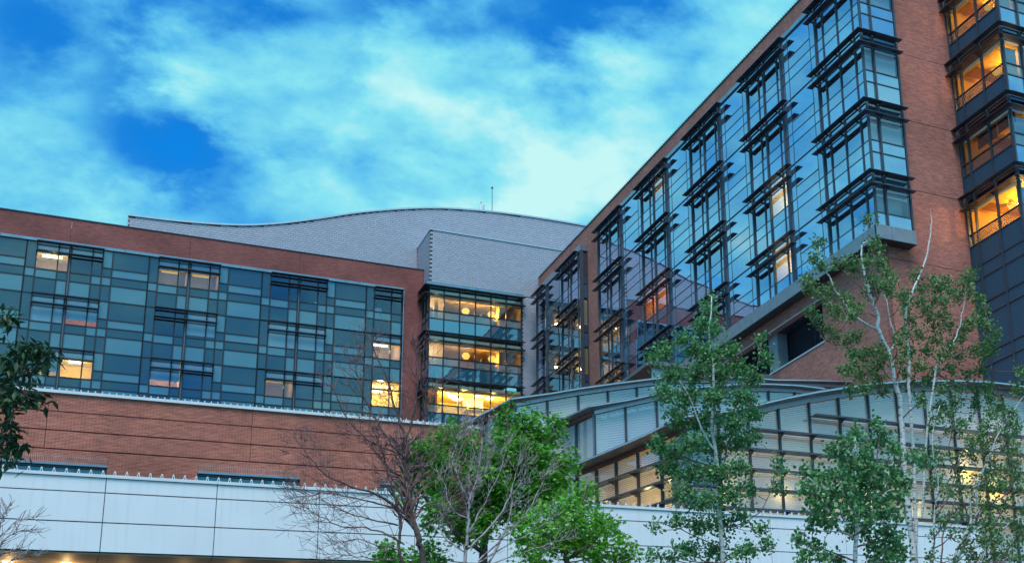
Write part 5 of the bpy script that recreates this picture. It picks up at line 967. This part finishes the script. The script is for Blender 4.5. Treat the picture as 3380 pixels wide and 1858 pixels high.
# ================================================================ curved-roof pavilions
def dirv(dx, dy): 
    l = math.hypot(dx, dy); return Vector((dx / l, dy / l))
def pavilion(name, label, wall, overhang, zbot, mull, sill_front, rows, back, glassmat='pavilion_glass', edge_h=.05, strip=.18, shades=None, glow=None, left_n=0):
    """wall = list of (x, y, ztop) from far left end round the corner along the front"""
    P = [Vector(p) for p in wall]
    th = thing(name, label, 'building', (P[0].x + 4, P[0].y, -1.7))
    n = len(P); O = []
    # outward normals per vertex
    segn = []
    for i in range(n - 1):
        d = (P[i + 1] - P[i]); d = Vector((d.x, d.y)).normalized(); segn.append(Vector((d.y, -d.x)))
    for i in range(n):
        if i == 0: nn = segn[0]
        elif i == n - 1: nn = segn[-1]
        else:
            s_ = segn[i - 1] + segn[i]; nn = s_ / max(.3, s_.length_squared) * 2 if s_.length > .1 else segn[i]
            nn = s_.normalized() / max(.4, (s_.normalized().dot(segn[i])))
        O.append(Vector((P[i].x + nn.x * overhang, P[i].y + nn.y * overhang, P[i].z + .01)))
    L0 = th.location
    def quad_strip(nm, A, B, mat, thick=.03):
        # A, B: equal length polylines; one solid plate per span
        for i in range(len(A) - 1):
            a, b, c, d = A[i], A[i + 1], B[i + 1], B[i]
            nrm = (b - a).cross(d - a); nrm.normalize()
            t_ = nrm * thick
            ctr = (a + b + c + d) / 4
            vs_ = [p - ctr for p in (a, b, c, d)] + [p - ctr + t_ for p in (a, b, c, d)]
            put(nm, new_mesh([tuple(q) for q in vs_], [(0, 3, 2, 1), (4, 5, 6, 7), (0, 1, 5, 4), (1, 2, 6, 5), (2, 3, 7, 6), (3, 0, 4, 7)], mat), th, ctr)
    up = Vector((0, 0, 1))
    quad_strip('soffit', P, O, 'roof_soffit', -.02)
    quad_strip('roof_edge', [o + up * 0 for o in O], [o + up * edge_h for o in O], 'roof_edge', .04)
    # walls: fascia strip + glazing
    nl = left_n
    I = []
    for i in range(n):
        if i < nl: I.append(Vector((P[i].x + back, P[i].y + 1, P[i].z + edge_h)))
        else: I.append(Vector((P[i].x + .0, P[i].y + back, P[i].z + edge_h)))
    quad_strip('roof_sheet', [o + up * edge_h for o in O], I, 'roof_soffit', .04)
    quad_strip('fascia_panel', [p - up * strip for p in P[:nl + 1]], P[:nl + 1], 'fascia_brown', .05)
    quad_strip('fascia_panel', [p - up * strip for p in P[nl:]], P[nl:], 'fascia', .05)
    for i in range(n - 1):
        a, b = P[i], P[i + 1]
        d = Vector((b.x - a.x, b.y - a.y)); L = d.length; ang = math.atan2(d.y, d.x); nn = segn[i]
        # pane, top edge follows the roof
        z0 = zbot
        ha, hb = a.z - strip - .05, b.z - strip - .05
        cx, cy = (a.x + b.x) / 2 - nn.x * .03, (a.y + b.y) / 2 - nn.y * .03
        v = [(-L / 2, .0, 0), (L / 2, .0, 0), (L / 2, .0, hb - z0), (-L / 2, .0, ha - z0)]; v += [(x_, .02, z_) for x_, y_, z_ in v]
        o = put('glass_pane', new_mesh(v, [(0, 1, 2, 3), (7, 6, 5, 4), (0, 4, 5, 1), (1, 5, 6, 2), (2, 6, 7, 3), (3, 7, 4, 0)], glassmat), th, (cx, cy, z0), ang)
        o.rotation_euler = (rnd.gauss(0, .001), 0, ang + rnd.gauss(0, .001))
        box_at('mullion', 'dark_metal', th, (a.x + nn.x * .02, a.y + nn.y * .02, (z0 + a.z - strip) / 2), (.075, .16, a.z - strip - z0), rz=ang)
        if i == nl: box_at('corner_post', 'beam_metal', th, (a.x, a.y, (z0 + a.z - strip) / 2), (.13, .13, a.z - strip - z0), rz=ang)
        # interior behind the frit
        mat = (glow or {}).get(i, 'blind_cream')
        vi = [(-L / 2, .0, 0), (L / 2, .0, 0), (L / 2, .0, hb - z0), (-L / 2, .0, ha - z0)]
        put('inner_wall', new_mesh(vi, [(0, 1, 2, 3)], mat), th, (cx - nn.x * 1.6, cy - nn.y * 1.6, z0), ang)
    th['nn'] = n
    return th, P, segn

def shade_line(th, P, segn, z, i0, i1, dep=.55, ext=(0, 0)):
    for i in range(i0, i1):
        a, b = P[i], P[i + 1]
        d = Vector((b.x - a.x, b.y - a.y)); L = d.length; ang = math.atan2(d.y, d.x); nn = segn[i]
        w0, w1 = .10, dep
        e0 = ext[0] if i == i0 else 0; e1 = ext[1] if i == i1 - 1 else 0
        c = Vector(((a.x + b.x) / 2, (a.y + b.y) / 2)) + nn * (w0 + w1) / 2 + d.normalized() * (e1 - e0) / 2
        box_at('sunshade', 'shade_metal', th, (c.x, c.y, z), (L + e0 + e1 - .02, w1 - w0, .04), rz=ang)
        c2 = c + nn * ((w1 - w0) / 2 + .012)
        box_at('sunshade_lip', 'dark_metal', th, (c2.x, c2.y, z), (L + e0 + e1 - .02, .025, .075), rz=ang)
        F_ = Frame(th, a.x, a.y, ang)
        tri_prism('bracket', 'dark_metal', th, F_.pt(L if i < i1 - 1 or True else 0, 0, z - .02), [(0.05, 0.0), (0.05, -.17), (.13, -.15), (dep - .03, -.01), (dep - .03, 0.0)], .06, F_)
# back tier
d1 = dirv(-.2, .98)
w1 = []
for s_ in (13.0, 8.0, 3.0, 1.5): w1.append((19.13 + d1.x * s_, 58 + d1.y * s_, 18.66 if s_ < 4 else 18.45 - .02 * s_))
w1.append((19.15, 58.0, 18.73))
for (x_, z_) in ((20.77, 19.2), (22.38, 19.64), (23.97, 20.03), (25.57, 20.40), (27.17, 20.70), (28.77, 20.93), (30.37, 21.1), (31.95, 21.2), (33.52, 21.30), (35.25, 21.47), (36.97, 21.62), (38.6, 21.75)):
    w1.append((x_, 58.0, z_ + (.06 if 33 > x_ > 27 else 0)))
pavilion('curved_roof_pavilion', 'rearmost curved roof pavilion, its roof meeting the brick wall above the others', w1, .45, 13.5, None, None, None, 7, left_n=4, strip=.18, glow={4: 'blind', 5: 'blind', 6: 'blind', 7: 'blind', 8: 'blind', 9: 'blind'})
# small flat roof beyond it
t = thing('flat_roof', 'short dark flat roof edge against the brick wall behind the rear pavilion', 'roof', (36, 66, 24))
wbox('roof_plate', 'roof_soffit', t, 30, 38.6, 66.2, 72, 24.62, 24.86); wbox('wall_band', 'fascia', t, 30.4, 38.6, 66.7, 66.8, 22, 24.6)
# middle tier
d2 = dirv(-.16, .987)
w2 = []
for s_, z_ in ((6.6, 17.97), (5.0, 17.96), (3.35, 17.94), (1.66, 17.93)): w2.append((22.21 + d2.x * s_, 55.5 + d2.y * s_, z_))
w2.append((22.21, 55.5, 17.91))
for (x_, z_) in ((23.83, 18.44), (25.5, 18.96), (27.1, 19.38), (28.7, 19.7), (30.3, 19.95), (31.9, 20.1), (33.5, 20.2), (35.1, 20.2)): w2.append((x_, 55.5, z_))
pavilion('curved_roof_pavilion', 'middle curved roof pavilion with a brown left soffit and pale lined glass', w2, .50, 10.5, None, None, None, 2.2, left_n=4, glow={0: 'room_cream', 1: 'room_cream', 2: 'blind_cream'})
# front tier
w3 = [(20.97, 54.56, 14.52), (21.32, 53.05, 14.54), (21.66, 51.56, 14.56), (22.03, 50.0, 14.60), (22.41, 48.39, 14.66), (22.80, 46.7, 14.84)]
for (x_, z_) in ((24.3, 15.30), (25.75, 15.72), (27.28, 16.19), (28.87, 16.63), (30.46, 17.01), (32.08, 17.37), (33.7, 17.65), (35.3, 17.86), (36.91, 18.03), (38.55, 18.15), (40.1, 18.18), (41.7, 18.12), (43.3, 17.98), (44.9, 17.78)):
    w3.append((x_, 46.7, z_))
th3, P3, S3 = pavilion('curved_roof_pavilion', 'nearest and widest curved roof pavilion with rows of sun shades on its glass', w3, .85, 7.0, None, None, None, 7, left_n=5, strip=.20, edge_h=.06,
    glow={0: 'room_dim', 1: 'room_warm', 2: 'room_warm', 3: 'room_yellow', 4: 'room_yellow', 5: 'room_yellow', 6: 'blind_cream', 15: 'room_yellow', 16: 'room_yellow'})
for z, i0 in ((13.45, 1), (12.60, 0), (11.72, 2)): shade_line(th3, P3, S3, z, i0, 5)
shade_line(th3, P3, S3, 15.75, 9, 18)
for z, i0 in ((14.82, 7), (13.92, 5), (13.03, 5), (12.18, 5), (11.30, 5)): shade_line(th3, P3, S3, z, i0, 18)
for (x_, y_, z_, p_) in ((22.9, 51.0, 12.2, 90), (23.3, 49.4, 12.0, 110), (25.0, 47.9, 12.4, 80), (28.2, 47.9, 12.6, 70), (38.6, 47.9, 14.3, 150), (40.3, 47.9, 13.4, 130), (30.5, 47.9, 11.8, 60), (33, 47.9, 12.6, 50), (35.5, 47.9, 12.0, 50), (21.9, 53.3, 12.4, 60)):
    room_light((x_, y_, z_), p_, (1, .66, .28), .3, th3)
wbox('pavilion_core', 'core', th3, 26, 50, 49.5, 52.5, -1.7, 14); wbox('pavilion_end', 'core', th3, 44.9, 45.05, 46.7, 49, -1.7, 17.5)
flush_rest()
# ---------------------------------------------------------------- trees
class Tubes:
    def __init__(s): s.v = []; s.f = []
    def tube(s, pts, rad, n=5):
        ring = []
        for i, p in enumerate(pts):
            d = (pts[min(i + 1, len(pts) - 1)] - pts[max(i - 1, 0)])
            if d.length < 1e-6: d = Vector((0, 0, 1))
            d.normalize()
            a = d.cross(Vector((.31, .95, .05))); 
            if a.length < .1: a = d.cross(Vector((1, 0, 0)))
            a.normalize(); b = d.cross(a)
            base = len(s.v)
            for k in range(n):
                t = 2 * math.pi * k / n
                s.v.append(tuple(p + (a * math.cos(t) + b * math.sin(t)) * rad[i]))
            ring.append(base)
        for i in range(len(ring) - 1):
            for k in range(n):
                k2 = (k + 1) % n
                s.f.append((ring[i] + k, ring[i] + k2, ring[i + 1] + k2, ring[i + 1] + k))
        s.f.append(tuple(ring[-1] + k for k in range(n)))
    def build(s, name, mat, parent):
        L0 = parent.location
        me = new_mesh([tuple(Vector(q) - L0) for q in s.v], s.f, mat)
        me.shade_smooth()
        return put(name, me, parent, L0)
def smooth(pts, sub=4, wob=0.0, R=None):
    P = [Vector(p) for p in pts]; out_ = []
    for i in range(len(P) - 1):
        p0 = P[max(i - 1, 0)]; p1 = P[i]; p2 = P[i + 1]; p3 = P[min(i + 2, len(P) - 1)]
        for k in range(sub):
            t = k / sub
            q = .5 * ((2 * p1) + (p2 - p0) * t + (2 * p0 - 5 * p1 + 4 * p2 - p3) * t * t + (3 * p1 - p0 - 3 * p2 + p3) * t ** 3)
            if wob and (i or k): q = q + Vector((R.gauss(0, wob), R.gauss(0, wob), R.gauss(0, wob)))
            out_.append(q)
    out_.append(P[-1]); return out_
def leaf_poly(kind, s):
    if kind == 'round': return [(.5 * s * math.cos(t) * .92, .5 * s * math.sin(t), 0) for t in [2 * math.pi * k / 6 for k in range(6)]] , [(0, 1, 2, 3, 4, 5)]
    if kind == 'lobed':
        p = []
        for k in range(10):
            r = .55 if k % 2 == 0 else .27
            if k == 5: r = .2
            p.append((r * s * math.cos(2 * math.pi * k / 10), r * s * math.sin(2 * math.pi * k / 10), .06 * s * (k % 2)))
        return p, [tuple(range(10))]
    return [(-.12 * s, 0, 0), (.35 * s, -.19 * s, .02 * s), (.9 * s, 0, -.08 * s), (.35 * s, .19 * s, .02 * s)], [(0, 1, 2, 3)]
def rot_rand(R, droop):
    # leaf frame: normal random, biased outward/upward
    a = R.uniform(0, 2 * math.pi); t = R.gauss(droop, .55)
    return Matrix.Rotation(a, 3, 'Z') @ Matrix.Rotation(t, 3, 'Y') @ Matrix.Rotation(R.uniform(-.8, .8), 3, 'X')
def tree(key, name, label, cat, barkm, twigm, leafm, kind, ls, dens, seed, group=None, named=60, twig_r=.006, sub_t=5, fuzz=0.0, split=None):
    R = random.Random(seed)
    paths, clumps = TREES[key]
    if not clumps: paths = [(a_, b_ * .72, c_ * .8) for a_, b_, c_ in paths]
    if key in ('aspen_b', 'aspen_d', 'aspen_a'): paths = [(a_, b_ * .72, c_) for a_, b_, c_ in paths]
    if key == 'ash': clumps = [(a_, b_, c_, d_ * .72, e_ * .72) for a_, b_, c_, d_, e_ in clumps]
    if key in ('maple_a', 'maple_b', 'aspen_a', 'aspen_c'): clumps = [(a_, b_, c_, d_ * .84, e_ * .84) for a_, b_, c_, d_, e_ in clumps]
    base = Vector(paths[0][0][0]); base.z = -1.7
    th = thing(name, label, cat, base, group)
    P0 = list(paths[0][0]); P0[0] = (P0[0][0], P0[0][1], min(P0[0][2], -1.7) if P0[0][2] < 1 else P0[0][2])
    if P0[0][2] > -1.6: P0 = [(P0[0][0], P0[0][1], -1.8)] + P0
    trunk = Tubes(); allpts = []
    def path(tb, pts, r0, r1, wob=.008):
        S = smooth(pts, 4, wob, R); n = len(S)
        rad = [r1 + (r0 - r1) * (1 - i / (n - 1)) ** .8 for i in range(n)]
        tb.tube(S, rad, 8 if r0 > .05 else 6)
        for q, r in zip(S, rad): allpts.append((q, r))
        return S
    path(trunk, P0, paths[0][1], paths[0][2])
    trunk.build('trunk', barkm, th)
    for (pp, r0, r1) in paths[1:]:
        tb = Tubes(); pp = list(pp)
        if pp[0][2] < .5: pp = [(pp[0][0], pp[0][1], -1.8)] + pp
        path(tb, pp, r0, r1, .012); tb.build('branch', barkm if r0 > .025 else twigm, th)
    if not clumps: return th, allpts, R
    tw = Tubes(); V = []; F = []; nm = []
    lp, lf = leaf_poly(kind, 1.0)
    lm = new_mesh([tuple(Vector(q) * ls) for q in lp], lf, leafm)
    for (cx, cy, cz, rx, rz) in clumps:
        c = Vector((cx, cy, cz))
        cands = [(q, r) for q, r in allpts if q.z < cz + .1 and q.z > 1]
        if not cands: cands = allpts
        q, r = min(cands, key=lambda e: (e[0] - c).length + .6 * max(0, e[0].z - cz + .3))
        mid = (q + c) / 2 + Vector((R.gauss(0, .05), R.gauss(0, .05), -.06 * (q - c).length))
        if (q - c).length < 3.5:
            S = smooth([q, mid, c], 4, .01, R); tw.tube(S, [max(twig_r * 1.8, min(r * .6, .02)) * (1 - .7 * i / 8) for i in range(len(S))], 4)
        ry = (rx + rz) * .5
        nt_ = max(3, int(sub_t * (rx * 6)))
        tips = []
        for k in range(nt_):
            while True:
                p = Vector((R.uniform(-1, 1), R.uniform(-1, 1), R.uniform(-1, 1)))
                if p.length < 1: break
            p = Vector((p.x * rx, p.y * ry, p.z * rz)) * (1 + fuzz * R.random())
            e = c + p; tips.append(e)
            s0 = c + p * .15 + Vector((0, 0, -.25 * rz)); tw.tube([s0, (s0 + e) / 2 + Vector((0, 0, -.02)), e], [twig_r, twig_r * .8, twig_r * .5], 3)
        cnt = int(dens * (rx * rz) * 3.14)
        for k in range(cnt):
            e = R.choice(tips); s0 = c.lerp(e, R.uniform(.35, 1.08))
            sp = ls * (1.1 if kind != 'narrow' else .45)
            if R.random() < .55:
                w_ = Vector((R.gauss(0, .45) * rx, R.gauss(0, .45) * ry, R.gauss(0, .45) * rz)); s0 = c + w_
            pos = s0 + Vector((R.gauss(0, sp), R.gauss(0, sp), R.gauss(0, sp)))
            Rm = rot_rand(R, 1.15 if kind == 'round' else .5); sc_ = ls * R.uniform(.7, 1.2)
            if len(nm) < named and k % 37 == 5: nm.append((pos, Rm)); continue
            b = len(V)
            for l_ in lp: V.append(tuple(Rm @ (Vector(l_) * sc_) + pos - th.location))
            F += [tuple(i + b for i in ff) for ff in lf]
    tw.build('twigs', twigm, th)['kind'] = 'stuff'
    o = put('crown', new_mesh(V, F, leafm), th, th.location); o['kind'] = 'stuff'
    for pos, Rm in nm: put('leaf', lm, th, pos, rot=Rm.to_euler())
    return th, allpts, R

def bare(key, name, label, barkm, twigm, seed, levels=3, length=1.1, per=7, up=.35, twig=.0045, group=None):
    th, pts, R = tree(key, name, label, 'tree', barkm, twigm, None, 'round', .05, 0, seed, group)
    tw = Tubes()
    paths = TREES[key][0]
    def grow(p, d, L, r, lev):
        n = 4; P = [p]; q = p; dd = d.copy()
        for i in range(n):
            dd = (dd + Vector((R.gauss(0, .13), R.gauss(0, .13), R.gauss(0, .10) + up * .16))).normalized(); q = q + dd * (L / n); P.append(q)
        tw.tube(P, [max(twig, r * (1 - .65 * i / n)) for i in range(n + 1)], 4 if lev > 1 else 3)
        if lev <= 0: return
        k = R.randint(2, 4)
        for j in range(k):
            i = R.randint(1, n); s = -1 if j % 2 else 1
            ax = dd.cross(Vector((R.gauss(0, .5), 1, R.gauss(0, .3)))).normalized()
            nd = (Matrix.Rotation(s * R.uniform(.35, .85), 3, Vector((R.gauss(0, .25), 1, R.gauss(0, .25))).normalized()) @ dd).normalized()
            grow(P[i], nd, L * R.uniform(.45, .72), r * .6, lev - 1)
    for pi, (pp, r0, r1) in enumerate(paths):
        S = smooth(pp, 4)
        for i in range(len(S)):
            f = i / (len(S) - 1)
            if pi == 0 and f < .35: continue
            if S[i].z < 3.0: continue
            d = (S[min(i + 1, len(S) - 1)] - S[max(i - 1, 0)]).normalized()
            for j in range(per if f > .3 else max(1, per - 1)):
                if R.random() > .10 + .62 * f: continue
                s = R.choice((-1, 1))
                nd = (Matrix.Rotation(s * R.uniform(.3, .9), 3, Vector((R.gauss(0, .3), 1, R.gauss(0, .3))).normalized()) @ d).normalized()
                grow(S[i], nd, length * R.uniform(.35, 1.0) * (1.05 - .5 * f), max(twig * 1.7, r1), levels - 1 if R.random() < .75 else levels)
        grow(S[-1], (S[-1] - S[-2]).normalized(), length * .5, r1, levels - 1)
    o = tw.build('twigs', twigm, th); o['kind'] = 'stuff'
    return th

tree('maple_a', 'maple_tree', 'large green maple with a dense lobed leaf crown behind the bare trees', 'tree', 'dark_bark', 'dark_bark', 'maple_leaf', 'lobed', .13, 1900, 21, named=60, sub_t=6, fuzz=.4)
tree('maple_b', 'maple_tree', 'bright yellow green maple low in front of the white canopy', 'tree', 'dark_bark', 'dark_bark', 'maple_leaf_light', 'lobed', .12, 1700, 22, named=60, sub_t=6, fuzz=.5)
bare('bare_a', 'bare_tree', 'leafless dark tree with spreading reddish twigs in front of the brick wall', 'dark_bark', 'twig_bark', 31, levels=2, length=1.05, per=3, up=.4, twig=.004)
bare('bare_b', 'bare_tree', 'leafless pale grey many stemmed tree in front of the green maple', 'grey_twig_bark', 'grey_twig_bark', 32, levels=2, length=.75, per=2, up=.8, twig=.004)
bare('bare_c', 'bare_tree', 'small leafless branches reaching in at the lower left corner', 'twig_bark', 'grey_twig_bark', 33, levels=1, length=.45, per=3, up=.5)
tree('aspen_a', 'aspen_tree', 'slim dense aspen with a pointed top in front of the mirror glass wing', 'tree', 'aspen_bark', 'twig_bark', 'aspen_leaf', 'round', .070, 1500, 41, named=70, sub_t=5, fuzz=.5)
tree('aspen_b', 'aspen_tree', 'tall sparse aspen with forked white trunks against the brick end wall', 'tree', 'aspen_bark', 'twig_bark', 'aspen_leaf_olive', 'round', .062, 1500, 42, named=70, sub_t=6, fuzz=.35)
tree('aspen_d', 'aspen_tree', 'thin multi stemmed aspen with scattered leaves at the right edge', 'tree', 'aspen_bark', 'twig_bark', 'aspen_leaf_olive', 'round', .060, 1300, 44, named=60, sub_t=5, fuzz=.6)
tree('aspen_c', 'aspen_tree', 'low bushy blue green aspen nearest the camera at lower right', 'tree', 'aspen_bark', 'twig_bark', 'aspen_leaf', 'round', .072, 1700, 43, named=80, sub_t=5, fuzz=.5)
tree('ash', 'ash_tree', 'dark leafy branches with narrow pointed leaves at the left edge', 'tree', 'dark_bark', 'dark_bark', 'ash_leaf', 'narrow', .17, 1900, 45, named=60, sub_t=8, fuzz=.15)
flush_rest()
